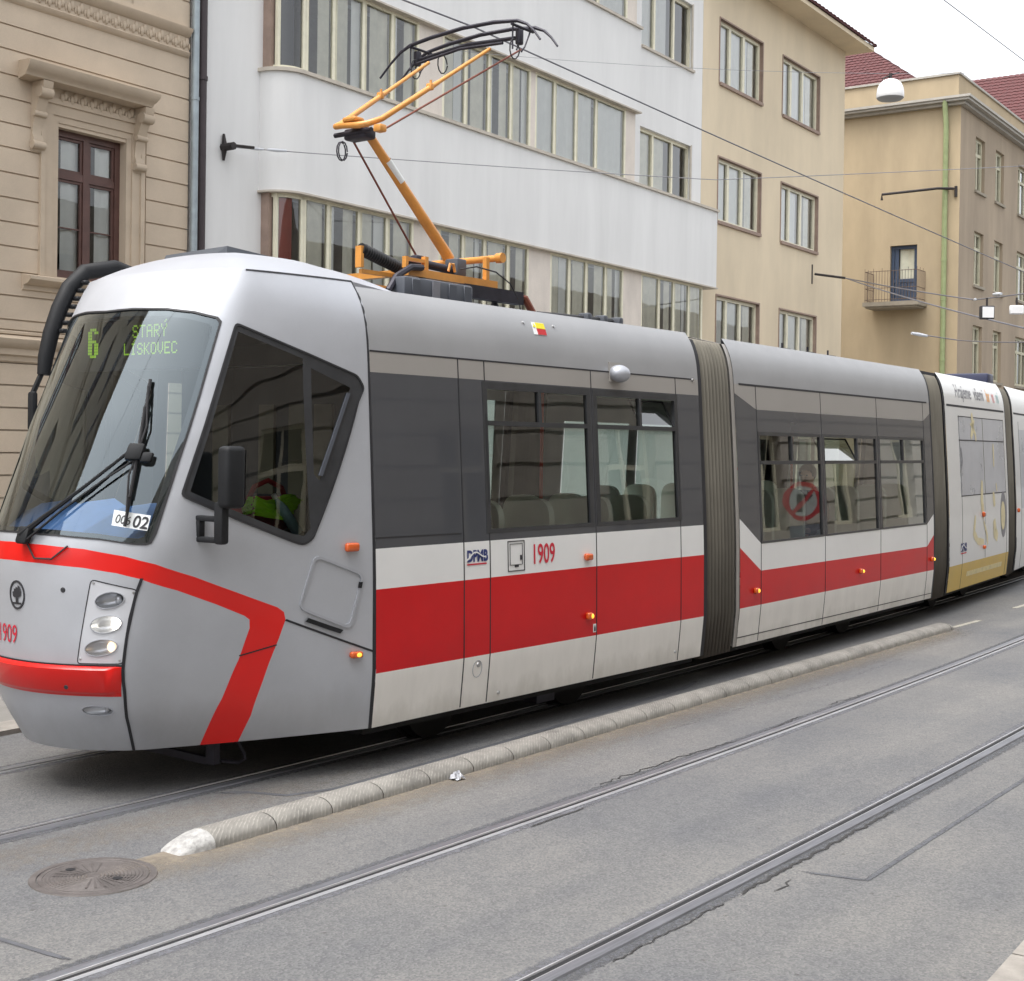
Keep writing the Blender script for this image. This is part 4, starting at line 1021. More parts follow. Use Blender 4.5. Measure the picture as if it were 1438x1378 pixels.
sidewin = round_poly([(.957, 2.978), (.455, 2.808), (.100, 2.682), (.050, 2.60), (.095, 2.50), (.330, 1.600), (.375, 1.562), (.434, 1.591), (.984, 1.893)], .03, 3, (0, 2, 3, 5, 6, 8))
main_pane = [(.930, 2.925), (.487, 2.775), (.345, 1.665), (.376, 1.62), (.44, 1.64), (.950, 1.915)]
vent_pane = [(.425, 2.715), (.150, 2.598), (.318, 1.98), (.352, 2.02)]
hl_panel = round_poly([(1.315, 1.383), (1.045, 1.322), (1.030, .874), (1.340, .872)], .025, 3)
hl_c = [((1.272, 1.253), (1.099, 1.265), .052), ((1.279, 1.107), (1.082, 1.118), .055), ((1.295, .963), (1.076, .98), .053)]
fog_c = ((1.327, .578), (1.077, .575), .033)
def ell(c, n=28):
    (a0, z0), (a1, z1), rz = c
    return [((a0 + a1) / 2 + (a1 - a0) / 2 * math.cos(2 * math.pi * k / n), (z0 + z1) / 2 + (z1 - z0) / 2 * math.cos(2 * math.pi * k / n) + rz * math.sin(2 * math.pi * k / n)) for k in range(n)]
hls = [ell(c) for c in hl_c]; fog = ell(fog_c)
AsC = frange(0, 4, 84); ZsC = frange(.30, 3.34, 38)
polys = [red, screen, sidewin, hl_panel, fog] + hls + [sym(p) for p in [sidewin, hl_panel, fog] + hls]
def cls(t, z):
    tt = 4 - t if t > 2 else t
    if in_poly(t, z, screen) or in_poly(tt, z, sidewin) or in_poly(tt, z, fog): return None
    if any(in_poly(tt, z, h) for h in hls): return None
    if in_poly(tt, z, hl_panel): return 'lamp_panel'
    if in_poly(t, z, red) : return 'red'
    return 'silver'
R_ = panelize(cab, AsC, ZsC, polys, cls, .05, cab_out)
shell_mb = MB(); shell_mb.add(R_['silver'].v, R_['silver'].f, 0, True); shell_mb.add(R_['red'].v, R_['red'].f, 1, True)
CABO = part(shell_mb, 'cab_shell', [MATS['silver'], MATS['cab_red']])
for far in (0, 1):
    q = MB(); fs = [f for f in R_['lamp_panel'].f if (sum(R_['lamp_panel'].v[i][1] for i in f) / len(f) > CENTRE) == bool(far)]
    us = sorted({i for f in fs for i in f}); ix = {i: j for j, i in enumerate(us)}
    q.add([R_['lamp_panel'].v[i] for i in us], [tuple(ix[i] for i in f) for f in fs], 0, True); part(q, 'headlight_panel', mat('lamp_panel', lin((206, 208, 213)), .4, .2, var=.03, scale=2))
# seams and joints of the cab panels
sm = MB()
ribbon(cab, [(.414, 1.083), (.30, 1.010), (.15, .913), (.004, .820)], .012, .003, sm)
front_seam = [(1.041, 1.392), (1.047, 1.31), (1.048, 1.151), (1.030, .898), (1.014, .70), (1.012, .60), (1.014, .469), (1.024, .302)]
ribbon(cab, densify(front_seam, .06, False), .016, .004, sm); 
ribbon(cab, [(.587, .873), (.440, .925)], .008, .003, sm)
ribbon(cab, densify(hl_panel + hl_panel[:1], .05, False), .006, .002, sm)
ribbon(cab, densify([(.955, 3.335), (.5, 3.335), (.02, 3.335)], .06, False), .010, .003, sm)
ribbon(cab, [(0.006, z) for z in frange(.30, 3.34, 30)], .022, .004, sm)
part(sm, 'panel_seam', MATS['seam'])
hp = MB(); ho = round_poly([(.314, 1.500), (.060, 1.354), (.121, .985), (.366, 1.150)], .045, 4); hi = round_poly([(.304, 1.478), (.074, 1.343), (.131, 1.010), (.358, 1.162)], .04, 4)
ring(cab, ho, hi, .010, -.002, hp); part(hp, 'hatch_rim', MATS['silver_light'])
hm = MB(); ribbon(cab, [(.325, 1.075), (.235, 1.020), (.165, .978)], .026, .014, hm, 0, .014); part(hm, 'hatch_hinge', MATS['black_plastic']); hm = MB(); ribbon(cab, [(.080, 1.30), (.085, 1.26)], .014, .014, hm, 0, .014); part(hm, 'hatch_latch', MATS['black_plastic'])
# windscreen
wp = patch(cab_in := (lambda a, z: cab(a, z, -.004)), screen, AsC, frange(1.5, 3.15, 20), .06, cab_out)
wo = part(wp, 'windscreen', MATS['screen_glass'])
fr = panelize(lambda a, z: cab(a, z, -.012), AsC, frange(1.5, 3.15, 20), [screen, screen_in], lambda a, z: 'f' if in_poly(a, z, screen) and not in_poly(a, z, screen_in) else None, .06, cab_out)['f']
part(fr, 'screen_border', MATS['frit'], wo)
gk = MB(); sc_o = densify(screen, .06); sc_i = densify(inset(screen, .011, .012, (2.0, 2.33)), .06)
ring(cab, inset(sc_o, -.004, -.004, (2, 2.33)), inset(sc_o, .010, .010, (2, 2.33)), .005, -.02, gk); part(gk, 'screen_gasket', MATS['rubber'], wo)
# cab side window: both sides
for mirror in (False, True):
    mm = (lambda p: sym(p)) if mirror else (lambda p: p)
    d = densify(mm(sidewin), .05)
    r2 = panelize(lambda a, z: cab(a, z, .002), frange(0, 4, 60), frange(1.5, 3.05, 16), [mm(sidewin), mm(main_pane), mm(vent_pane)], lambda a, z: ('p' if in_poly(a, z, mm(main_pane)) or in_poly(a, z, mm(vent_pane)) else 'f') if in_poly(a, z, mm(sidewin)) else None, .05, cab_out)
    wo2 = part(r2['f'], 'cab_window', MATS['frit'])
    pp = MB(); pp.add([tuple(Vector(p)) for p in r2['p'].v], r2['p'].f, 0, True); part(pp, 'pane', MATS['cab_glass'], wo2)
    if not mirror:
        g2 = MB(); c0 = (.5, 2.25); o_ = densify(sidewin, .05)
        ring(cab, inset(o_, -.012, -.010, c0), inset(o_, .012, .012, c0), .008, -.015, g2); part(g2, 'window_gasket', MATS['rubber'], wo2)
        g3 = MB(); ribbon(cab, [(.165, 2.56), (.318, 2.01)], .02, .016, g3, 0, .014); part(g3, 'vent_handle', MATS['grey_plastic'], wo2)
# headlights: bowls with bulbs
def lamp(c, poly, on, depth=.055):
    (a0, z0), (a1, z1), rz = c; ca, cz = (a0 + a1) / 2, (z0 + z1) / 2
    mb = MB(); n = len(poly); rings = []
    fa, fz = ca + (a1 - a0) * .24, cz
    for k in range(7):
        s = k / 6; s2 = math.sin(s * math.pi / 2)
        q = [(fa * (1 - (1 - s)) + 0 if False else a + (fa - a) * s, z + (fz - z) * s) for a, z in poly]
        rings.append([cab(a, z, -depth * math.sqrt(max(0, 1 - (1 - s) ** 2))) for a, z in q])
    vs = [p for r in rings for p in r]
    mb.add(vs, [(i * n + j, i * n + (j + 1) % n, (i + 1) * n + (j + 1) % n, (i + 1) * n + j) for i in range(6) for j in range(n)], 0, True)
    o = part(mb, 'headlight', MATS['lamp_bowl'])
    rim = MB(); ring(cab, poly, [(ca + (a - ca) * .94, cz + (z - cz) * .92) for a, z in poly], .006, -.02, rim); part(rim, 'rim', MATS['silver_light'], o)
    bl = MB(); p = Vector(cab(ca + (a1 - a0) * .27, cz, -depth * .62)); r = rz * .66
    bl.sphere(p, (r * .6, r * .75, r * .85), 14); part(bl, 'bulb', MATS[on], o)
    ln = patch(lambda a, z: cab(a, z, .001), poly, frange(1.0, 1.4, 8), frange(cz - .08, cz + .08, 5), .05, cab_out); part(ln, 'lens', MATS['lens_glass'], o)
lamp(hl_c[0], hls[0], 'lamp_bowl'); lamp(hl_c[1], hls[1], 'headlamp_on'); lamp(hl_c[2], hls[2], 'headlamp_warm'); lamp(fog_c, fog, 'lamp_bowl', .035)
for c, h, on in ((hl_c[0], hls[0], 'lamp_bowl'), (hl_c[1], hls[1], 'headlamp_on'), (hl_c[2], hls[2], 'headlamp_warm'), (fog_c, fog, 'lamp_bowl')):
    bk = MB(); s = sym(h); bk.add([cab(a, z, -.03) for a, z in s], [tuple(range(len(s)))]); part(bk, 'headlight', MATS['lamp_bowl'])
scr = MB()
for a, z in ((1.296, 1.360), (1.062, 1.305), (1.320, .90), (1.052, .895)):
    p = Vector(cab(a, z, .001)); nrm = (Vector(cab(a, z, .01)) - p).normalized(); scr.lathe([(0, .003), (.006, .003), (.008, 0)], p, nrm, 8)
part(scr, 'panel_screw', MATS['steel'])
# red bumper moulding: section swept round the nose
bm_ = MB(); ts = frange(1.030, 2.97, 60); rows = []
sec = [(.858, .0), (.855, .022), (.842, .036), (.715, .036), (.698, .024), (.682, .004), (.668, .0)]
for i, tq in enumerate(ts):
    e = min(1, (i + .0) / 2.2, (len(ts) - 1 - i) / 2.2); zc = .77; drop = .055 * max(0, abs(0) )
    dz = -.10 * (min(1, abs(tq - 1.03) / .6, 1) * 0) 
    rows.append([cab(tq, z + dz, o * e + .002) for z, o in sec])
n = len(sec); bm_.add([p for r in rows for p in r], [(i * n + k, (i + 1) * n + k, (i + 1) * n + k + 1, i * n + k + 1) for i in range(len(rows) - 1) for k in range(n - 1)], 0, False)
bo = part(bm_, 'bumper', MATS['cab_red'])
bs = MB(); ribbon(cab, [(a, .862) for a in frange(1.03, 2.97, 40)], .010, .006, bs); part(bs, 'bumper_gap', MATS['seam'], bo)
for a, z in ((1.495, 1.315), (1.409, .735)):
    p = Vector(cab(a, z, .034 if z < 1 else .0)); nrm = (Vector(cab(a, z, .05)) - Vector(cab(a, z, 0))).normalized()
    q = MB(); q.lathe([(0, .004), (.013, .004), (.017, 0)], p, nrm, 12); part(q, 'nose_plug', MATS['ink'])
# emblem: ring with a winged arrow, and the fleet number
def nose(x0, z0, sc): return lambda x, y, o: cab(x0 - x * sc, z0 + y, o)
em = MB(); N = 32; NS = nose(1.92, 1.267, 1.16)
c0 = [(.078 * math.cos(2 * math.pi * k / N), .090 * math.sin(2 * math.pi * k / N)) for k in range(N)]; c1 = [(x * .86, y * .86) for x, y in c0]
ring(NS, c0, c1, .005, 0, em)
for pl in ([(-.045, -.058), (.045, -.058), (.045, -.046), (-.045, -.046)], [(-.012, -.046), (.012, -.046), (.012, .0), (-.012, .0)], [(-.040, -.012), (.0, -.020), (.038, -.006), (.046, .020), (.034, .050), (.014, .062), (.010, .044), (-.006, .052), (-.012, .036), (-.026, .040), (-.030, .020), (-.044, .018)]):
    em.add([NS(x, y, .005) for x, y in pl], [tuple(range(len(pl)))])
part(em, 'emblem', MATS['ink'])
nm = MB(); text_on(lambda a, z, o: cab(a, z, o), '1909', (2.235, .965), .165, .004, 'LEFT', 0, .12, .80, -1.14, nm); part(nm, 'fleet_number', MATS['num_red'])
# orange lamps on the cab
def side_lamp(fn, a, z, w, h, on=None, sa=1.0, name='turn_signal'):
    w *= .82; h *= .8
    b = MB(); b.rbox((-w / 2, 0, -h / 2), (w / 2, .045, h / 2), min(w, h) * .3, 3, 0, lambda x, d, zz: fn(a + x * sa, z + zz, d - .004)); o = part(b, name, MATS['orange_lens'])
    if on:
        e = MB(); e.sphere((0, 0, 0), (w * .22, .018, h * .34), 10); e.xform(lambda x, y, zz: fn(a + (x + w * .12) * sa, z + zz, .038 + y)); part(e, 'bulb', MATS['marker_on'], o)
side_lamp(cab, .133, 1.535, .135, .075, None, -.62); side_lamp(cab, .098, .817, .105, .055, True, -.62)
# wipers
wp_ = MB()
def on_glass(pts, o=.035): return [cab(a, z, o) for a, z in pts]
wp_.tube(on_glass([(1.86, 1.625), (1.72, 1.73), (1.50, 1.93), (1.293, 2.165)], .045), [.022, .016, .011, .010], 6)
wp_.tube(on_glass([(1.80, 1.60), (1.60, 1.78), (1.40, 1.97), (1.27, 2.09)], .045), .008, 6)
wp_.rbox((-.05, -.02, -.045), (.05, .03, .05), .015, 2, 0, lambda x, d, z: cab(1.84 + x, 1.625 + z, d + .03))
wo_ = part(wp_, 'wiper', MATS['black_plastic'])
b = MB(); b.tube(on_glass([(1.345, 2.60), (1.29, 2.30), (1.245, 2.0), (1.205, 1.70)], .022), .011, 6); b.tube(on_glass([(1.31, 2.42), (1.265, 2.17), (1.225, 1.87)], .045), .010, 6)
b.tube(on_glass([(1.335, 2.55), (1.262, 2.30), (1.262, 2.17)], .045), .007, 6); b.tube(on_glass([(1.215, 1.78), (1.268, 2.0), (1.262, 2.17)], .045), .007, 6); part(b, 'wiper_blade', MATS['rubber'], wo_)
h = MB(); h.rbox((-.045, -.02, -.05), (.045, .03, .05), .012, 2, 0, lambda x, d, z: cab(1.275 + x, 2.14 + z, d + .045)); h.rbox((-.03, -.02, -.03), (.03, .02, .03), .01, 2, 0, lambda x, d, z: cab(1.205 + x, 2.11 + z, d + .045)); part(h, 'wiper_hinge', MATS['black_plastic'], wo_)
hs_ = MB(); hs_.tube(on_glass([(1.84, 1.60), (1.74, 1.50), (1.60, 1.50), (1.50, 1.58)], .012), .006, 6); part(hs_, 'washer_hose', MATS['rubber'], wo_)
# route sticker behind the glass
st = MB(); pl = densify([(1.298, 1.803), (1.097, 1.770), (1.091, 1.678), (1.283, 1.710)], .05); st.add([cab(a, z, -.001) for a, z in pl], [tuple(range(len(pl)))]); so = part(st, 'duty_card', MATS['sticker'])
def card(x, y, o): return cab(1.286 - x * 1.02, 1.725 - x * .19 + y, .001)
tx = MB(); text_on(card, '006', (.012, .005), .072, 0, 'LEFT', 0, 0, .8, 1, tx); text_on(card, '02', (.108, -.002), .100, 0, 'LEFT', .002, 0, .8, 1, tx); part(tx, 'lettering', MATS['ink'], so)
# destination display: dots on a dark board behind the glass
FONT = {'S': '0111110000100000111000001000011111 0'.replace(' ', ''), }
GL = {'S': ['01110', '10001', '10000', '01110', '00001', '10001', '01110'], 'T': ['11111', '00100', '00100', '00100', '00100', '00100', '00100'], 'A': ['01110', '10001', '10001', '11111', '10001', '10001', '10001'],
      'R': ['11110', '10001', '10001', '11110', '10100', '10010', '10001'], 'Y': ['10001', '10001', '01010', '00100', '00100', '00100', '00100'], 'L': ['10000', '10000', '10000', '10000', '10000', '10000', '11111'],
      'I': ['01110', '00100', '00100', '00100', '00100', '00100', '01110'], 'K': ['10001', '10010', '10100', '11000', '10100', '10010', '10001'], 'O': ['01110', '10001', '10001', '10001', '10001', '10001', '01110'],
      'V': ['10001', '10001', '10001', '10001', '10001', '01010', '00100'], 'E': ['11111', '10000', '10000', '11110', '10000', '10000', '11111'], 'C': ['01110', '10001', '10000', '10000', '10000', '10001', '01110'],
      '6': ['01110', '11011', '11000', '11000', '11110', '11011', '11011', '11011', '11011', '01110'], '~': ['00010', '00100', '00000', '00000', '00000', '00000', '00000']}
BX = 5.80
bd = MB(); bd.box((BX + .01, 7.05, 2.70), (BX + .05, 8.40, 3.04)); bo_ = part(bd, 'destination_display', MATS['cab_dark'])
dots = MB()
def glyph(ch, y, z, w, hgt):
    g_ = GL[ch]; rows_ = len(g_)
    for j, row in enumerate(g_):
        for i, b_ in enumerate(row):
            if b_ == '1':
                px, pz = w / 5, hgt / rows_; y0 = y - i * px; z0 = z - j * pz; e = .06
                dots.quad((BX, y0 - px * e, z0 - pz * e), (BX, y0 - px * (1 - e), z0 - pz * e), (BX, y0 - px * (1 - e), z0 - pz * (1 - e)), (BX, y0 - px * e, z0 - pz * (1 - e)))
def word(s, y0, y1, z0, z1):
    p = (y0 - y1) / len(s)
    for i, ch in enumerate(s): glyph(ch, y0 - i * p, z0, p * .82, z0 - z1)
glyph('6', 8.283, 2.996, .118, .205); word('STARY', 7.785, 7.405, 3.000, 2.914); word('LISKOVEC', 7.877, 7.30, 2.880, 2.800)
glyph('~', 7.47, 3.028, .06, .07); glyph('~', 7.80, 2.905, .06, .07)
part(dots, 'led_dots', MATS['led'], bo_)
# cab interior
ci = MB(); ci.box((6.95, 6.75, .45), (7.0, 7.25, 2.95)); ci.box((6.95, 8.1, .45), (7.0, 8.7, 2.95)); ci.box((6.953, 7.25, 2.3), (6.997, 8.1, 2.95)); ci.box((6.953, 7.25, .45), (6.997, 8.1, 2.3)); cpo = part(ci, 'cab_partition', MATS['cab_dark'])
mat('olive_panel', lin((108, 102, 84)), .6, var=.12, scale=4)
for y0, y1 in ((7.02, 7.20), (7.27, 7.46), (7.62, 7.78), (8.12, 8.3)):
    ci = MB(); ci.box((6.925, y0, .9), (6.95, y1, 2.5)); part(ci, 'trim_panel', MATS['olive_panel'], cpo)
cr = MB(); cr.quad((5.95, 6.95, 3.10), (5.95, 8.45, 3.10), (7.0, 8.65, 3.10), (7.0, 6.75, 3.10)); cr.quad((5.4, 7.15, .5), (6.95, 6.7, .5), (6.95, 8.7, .5), (5.4, 8.25, .5)); part(cr, 'cab_lining', MATS['cab_dark'])
ds = MB(); rows = []
for x, z in ((4.98, 1.50), (5.15, 1.64), (5.40, 1.78), (5.62, 1.80), (5.70, 1.66), (5.72, .9)):
    hw = .30 + .9 * min(1, max(0, (x - 4.86)) / .75) ** .7
    hw = min(hw * .9, .80); rows.append([(x + .06, CENTRE + hw * k / 8, z - .05 + .05 * math.cos(k / 8 * 1.5) + (.04 * math.sin(k * 1.3) if 0 < abs(k) < 8 else 0)) for k in range(-8, 9)])
ds.add([p for r in rows for p in r], [(i * 17 + k, i * 17 + k + 1, (i + 1) * 17 + k + 1, (i + 1) * 17 + k) for i in range(len(rows) - 1) for k in range(16)], 0, True); part(ds, 'dashboard', MATS['dash_blue'])
se = MB(); se.rbox((6.35, 7.35, 1.0), (6.85, 7.95, 1.12), .05, 3); se.rbox((6.75, 7.38, 1.1), (6.90, 7.92, 1.85), .06, 3); se.tube([(6.6, 7.65, .5), (6.6, 7.65, 1.02)], .06, 10); part(se, 'driver_seat', MATS['cab_dark'])
# roof cowl over the cab
cw = MB(); NR = 10
rimN = [cab(t, 3.335) for t in frange(0, 4, 56)]
rear = [(7.42 - .10 * abs(k) / 4 - (.04 * (k / 4) ** 2), CENTRE - k * .235, 3.30) for k in range(-4, 5)]
rim = rimN[::1] + [(6.98, 2 * CENTRE - rimN[0][1] - .02, 3.325), (7.2, 2 * CENTRE - rimN[0][1] - .06, 3.315)] + [(x, 2 * CENTRE - (2 * CENTRE - y), z) for x, y, z in sorted(rear, key=lambda p: -p[1])] + [(7.2, rimN[0][1] + .06, 3.315), (6.98, rimN[0][1] + .02, 3.325)]
ctr = Vector((6.58, CENTRE, 3.34)); nR = len(rim); rows = []
for j in range(NR + 1):
    v = j / NR; r = []
    for p in rim:
        P = Vector(p); q = P.lerp(ctr, v * .96); q.z = P.z + (ctr.z - P.z) * v + .205 * (1 - (1 - v) ** 2.3)
        r.append(q)
    rows.append(r)
cw.add([p for r in rows for p in r], [(i * nR + k, i * nR + (k + 1) % nR, (i + 1) * nR + (k + 1) % nR, (i + 1) * nR + k) for i in range(NR) for k in range(nR)], 0, True)
cw.add([p for r in ([Vector((q[0], q[1], 3.17)) for q in rim], rows[0]) for p in r], [(k, (k + 1) % nR, nR + (k + 1) % nR, nR + k) for k in range(nR) if rim[k][0] > 6.6], 0, False)
cw.add(rows[-1], [tuple(range(nR))], 0, True); part(cw, 'roof_cowl', MATS['silver_light'], fix=True)
# mirror on the near side
mr = MB(); fnm = lambda x, y, z: (x, y, z)
mr.rbox((5.525, 6.48, 1.820), (5.68, 6.585, 2.20), .032, 3); mo = part(mr, 'wing_mirror', MATS['black_plastic'])
ma = MB(); ma.rbox((5.535, 6.54, 1.60), (5.60, 6.62, 1.86), .018, 2); ma.rbox((5.545, 6.60, 1.605), (5.595, 6.86, 1.640), .010, 2); ma.rbox((5.545, 6.60, 1.735), (5.595, 6.86, 1.770), .010, 2); ma.rbox((5.546, 6.76, 1.635), (5.594, 6.86, 1.74), .010, 2); part(ma, 'mirror_arm', MATS['black_plastic'], mo)
mg = MB(); mg.quad((5.682, 6.495, 1.85), (5.682, 6.57, 1.85), (5.682, 6.57, 2.17), (5.682, 6.495, 2.17)); part(mg, 'mirror_glass', MATS['steel'], mo)
# far-side mirror: a curved arm from the roof
fa = MB(); fa.tube([(6.50, 8.60, 3.44), (6.28, 8.65, 3.50), (6.03, 8.66, 3.44), (5.90, 8.66, 3.31), (5.82, 8.66, 3.15), (5.755, 8.66, 2.97), (5.715, 8.66, 2.80), (5.70, 8.66, 2.68)], [.05, .058, .06, .06, .06, .058, .055, .045], 10); fo = part(fa, 'mirror_arm', MATS['black_plastic'])
fb = MB(); fb.rbox((5.60, 8.64, 2.28), (5.65, 8.71, 2.56), .02, 2); fb.tube([(5.69, 8.66, 2.7), (5.63, 8.68, 2.55)], .02, 6); part(fb, 'mirror_head', MATS['black_plastic'], fo)
bl = MB()
for k in range(7):
    z = 2.98 + .06 * k; bl.rbox((5.78 + .03 * k, 8.56, z), (5.83 + .03 * k, 8.63, z + .03), .008, 1)
part(bl, 'cable_clip', MATS['black_plastic'], fo)

# ----- body modules
def module(M, near_polys, near_cls, mats, names=('body_shell',), zs=None, far_holes=(), top=3.30, seams=(), z0=.30):
    zs = zs or [.30, .33, .40, .5, .6, .675, .9, 1.1, 1.24, 1.4, 1.515, 1.7, 1.9, 2.1, 2.3, 2.5, 2.712, 2.8, 2.855, 2.9, 2.95, 3.0, 3.04, 3.08, 3.12, 3.16, 3.2, 3.23, 3.26, 3.28, top]
    out = lambda p: Vector(M.w(0, -1, 0)) - Vector(M.w(0, 0, 0))
    r = panelize(M.side, frange(0, M.L, 30), zs, near_polys, near_cls, .15, out)
    sh = MB(); keys = [k for k in mats if k in r]
    for i, k in enumerate(keys): sh.add(r[k].v, r[k].f, i, True)
    # far side, roof deck, ends, floor
    out2 = lambda p: Vector(M.w(0, 1, 0)) - Vector(M.w(0, 0, 0))
    fp = [[(a, z0_), (b, z0_), (b, z1_), (a, z1_)] for a, b, z0_, z1_ in far_holes]
    rf = panelize(M.far, frange(0, M.L, 4), [.30, .67, 1.3, 1.52, 2.1, 2.71, 2.855, 3.0, 3.12, 3.22, 3.3], fp, lambda a, z: None if any(in_poly(a, z, p) for p in fp) else 'x', 1.2, out2)
    sh.add(rf['x'].v, rf['x'].f, 0, True)
    o = part(sh, names[0], [MATS[mats[k]] for k in keys])
    pan = MB()
    for p in fp: pan.add([M.far(a, z, -.01) for a, z in p], [(0, 1, 2, 3)])
    if fp: part(pan, 'far_window_pane', MATS['far_glass'])
    dk = MB(); iy0, iy1 = body_in(3.28) + .02, 2.46 - body_in(3.28) - .02
    dk.quad(M.w(0, iy0, 3.16), M.w(M.L, iy0, 3.16), M.w(M.L, iy1, 3.16), M.w(0, iy1, 3.16))
    for d0, d1 in ((body_in(3.30), iy0), (2.46 - body_in(3.30), iy1)): dk.quad(M.w(0, d0, 3.30), M.w(M.L, d0, 3.30), M.w(M.L, d1, 3.16), M.w(0, d1, 3.16))
    part(dk, 'roof_deck', MATS['dark_box'])
    inn = MB(); inn.quad(M.w(0, .12, 2.78), M.w(M.L, .12, 2.78), M.w(M.L, 2.34, 2.78), M.w(0, 2.34, 2.78)); inn.quad(M.w(0, .06, .45), M.w(M.L, .06, .45), M.w(M.L, 2.4, .45), M.w(0, 2.4, .45))
    part(inn, 'interior_lining', MATS['interior'])
    uf = MB(); uf.box((0, .12, .24), (M.L, 2.34, .36), 0, M.w); part(uf, 'underframe', MATS['underframe'])
    s = MB()
    for path, w in seams: ribbon(M.side, densify(path, .12, False), w, .0022, s, 0, .003)
    if seams: part(s, 'panel_seam', MATS['seam'])
    return o
def tram_window(M, a0, a1, z0, z1, trans, split, frame='frit', fw=.05, bot=.03, hang=None, mid=True):
    f = MB(); o = lambda x, d, z: M.side(x, z, -d)
    def bar(x0, x1, q0, q1, d0=-.003, d1=.03): 
        v = [M.side(x, z, -d) for d in (d0, d1) for x, z in ((x0, q0), (x1, q0), (x1, q1), (x0, q1))]
        f.add(v, [(0, 1, 2, 3), (4, 7, 6, 5), (0, 4, 5, 1), (1, 5, 6, 2), (2, 6, 7, 3), (3, 7, 4, 0)])
    bar(a0, a0 + fw, z0, z1); bar(a1 - fw, a1, z0, z1); bar(a0 + fw, a1 - fw, z0, z0 + bot); bar(a0 + fw, a1 - fw, z1 - fw, z1)
    bar(a0 + fw, a1 - fw, trans - .018, trans + .018, -.006, .03); bar(split - .018, split + .018, trans + .018, z1 - fw, -.006, .03)
    w = part(f, 'window', MATS[frame])
    panes = [(a0 + fw, a1 - fw, z0 + bot, trans - .018), (a0 + fw, split - .018, trans + .018, z1 - fw), (split + .018, a1 - fw, trans + .018, z1 - fw)]
    for i, (x0, x1, q0, q1) in enumerate(panes):
        p = MB()
        if hang == i:        # hopper pane tilted inward, hinged at its lower edge
            h = q1 - q0; t = .30
            v = [M.side(x0, q0, -.01), M.side(x1, q0, -.01), M.side(x1, q0 + h * .95, -.01 - h * t * 1.6), M.side(x0, q0 + h * .95, -.01 - h * t * 1.6)]
            p.add(v, [(0, 1, 2, 3)]); part(p, 'hopper_pane', MATS['tram_glass'], w)
            e = MB(); e.tube([v[0], v[3], v[2], v[1]], .010, 6); part(e, 'hopper_frame', MATS['rubber'], w)
        else:
            p.quad(M.side(x0, q0, -.014), M.side(x1, q0, -.014), M.side(x1, q1, -.014), M.side(x0, q1, -.014)); part(p, 'pane', MATS['tram_glass'], w)
    return w
def rect(a0, a1, z0, z1): return [(a0, z0), (a1, z0), (a1, z1), (a0, z1)]
# module 1: first passenger section
L1 = M1.L; W1 = (1.195, 2.605, 1.572, 2.702); W2 = (2.645, 3.985, 1.572, 2.702)
PB = [rect(0, L1, .30, .672), rect(0, L1, .672, 1.240), rect(0, L1, 1.240, 1.515), rect(0, L1, 1.515, 2.712), rect(0, L1, 2.712, 2.855), rect(*W1), rect(*W2)]
def cls1(a, z):
    for w_ in (W1, W2):
        if w_[0] < a < w_[1] and w_[2] < z < w_[3]: return None
    return 'skirt' if z < .672 else 'red' if z < 1.240 else 'white' if z < 1.515 else 'band' if z < 2.712 else 'warm' if z < 2.855 else 'silver'
mat('roof_silver', lin((164, 165, 167)), .44, .25, var=.05, scale=2.5, fine=.03, bscale=300, bump=.0)
BM = {'silver': 'roof_silver', 'skirt': 'skirt_white', 'red': 'tram_red', 'white': 'tram_white', 'band': 'band_grey', 'warm': 'warm_grey'}
VS = [.925, 1.228, 2.625, 3.965]
seams1 = [([(a, .31), (a, 2.855)], .010) for a in VS] + [([(0, 2.857), (L1 - .12, 2.857)], .012), ([(.0, 1.588), (.90, 1.582)], .008)]
module(M1, PB, cls1, BM, far_holes=[(.10, 1.1, .55, 2.68), (1.2, 2.55, 1.5, 2.68), (2.62, 4.2, .55, 2.68)], seams=seams1)
tram_window(M1, *W1, 2.392, 1.905, 'frit', .055, .028); tram_window(M1, *W2, 2.392, 3.36, 'frit', .055, .028, hang=2)
it = MB()
def plate(M, poly, off, mb, th=.004, mi=0):
    n = len(poly); v = [M.side(a, z, off) for a, z in poly] + [M.side(a, z, off - th) for a, z in poly]
    mb.add(v, [tuple(range(n))] + [(i, n + i, n + (i + 1) % n, (i + 1) % n) for i in range(n)], mi); return mb
# service hatch, number, operator mark
hq = MB(); ho = [(1.437, 1.505), (1.640, 1.492), (1.648, 1.272), (1.447, 1.262)]; hi_ = [(a + da, z + dz) for (a, z), (da, dz) in zip(ho, ((.012, -.012), (-.012, -.012), (-.012, .012), (.012, .012)))]
ho = rect(1.440, 1.648, 1.268, 1.500); hi_ = rect(1.446, 1.642, 1.274, 1.494)
ring(M1.side, ho, hi_, .004, 0, hq); ring(M1.side, rect(1.466, 1.622, 1.316, 1.478), rect(1.469, 1.619, 1.319, 1.475), .004, 0, hq); hx = part(hq, 'service_hatch', MATS['seam'])
hk = MB(); plate(M1, rect(1.592, 1.612, 1.352, 1.388), .008, hk, .008); plate(M1, rect(1.525, 1.570, 1.30, 1.315), .006, hk, .006); part(hk, 'latch', MATS['ink'], hx)
nm = MB(); text_on(M1.side, '1909', (1.735, 1.312), .215, .004, 'LEFT', .003, 0, .72, 1, nm); part(nm, 'fleet_number', MATS['num_red'])
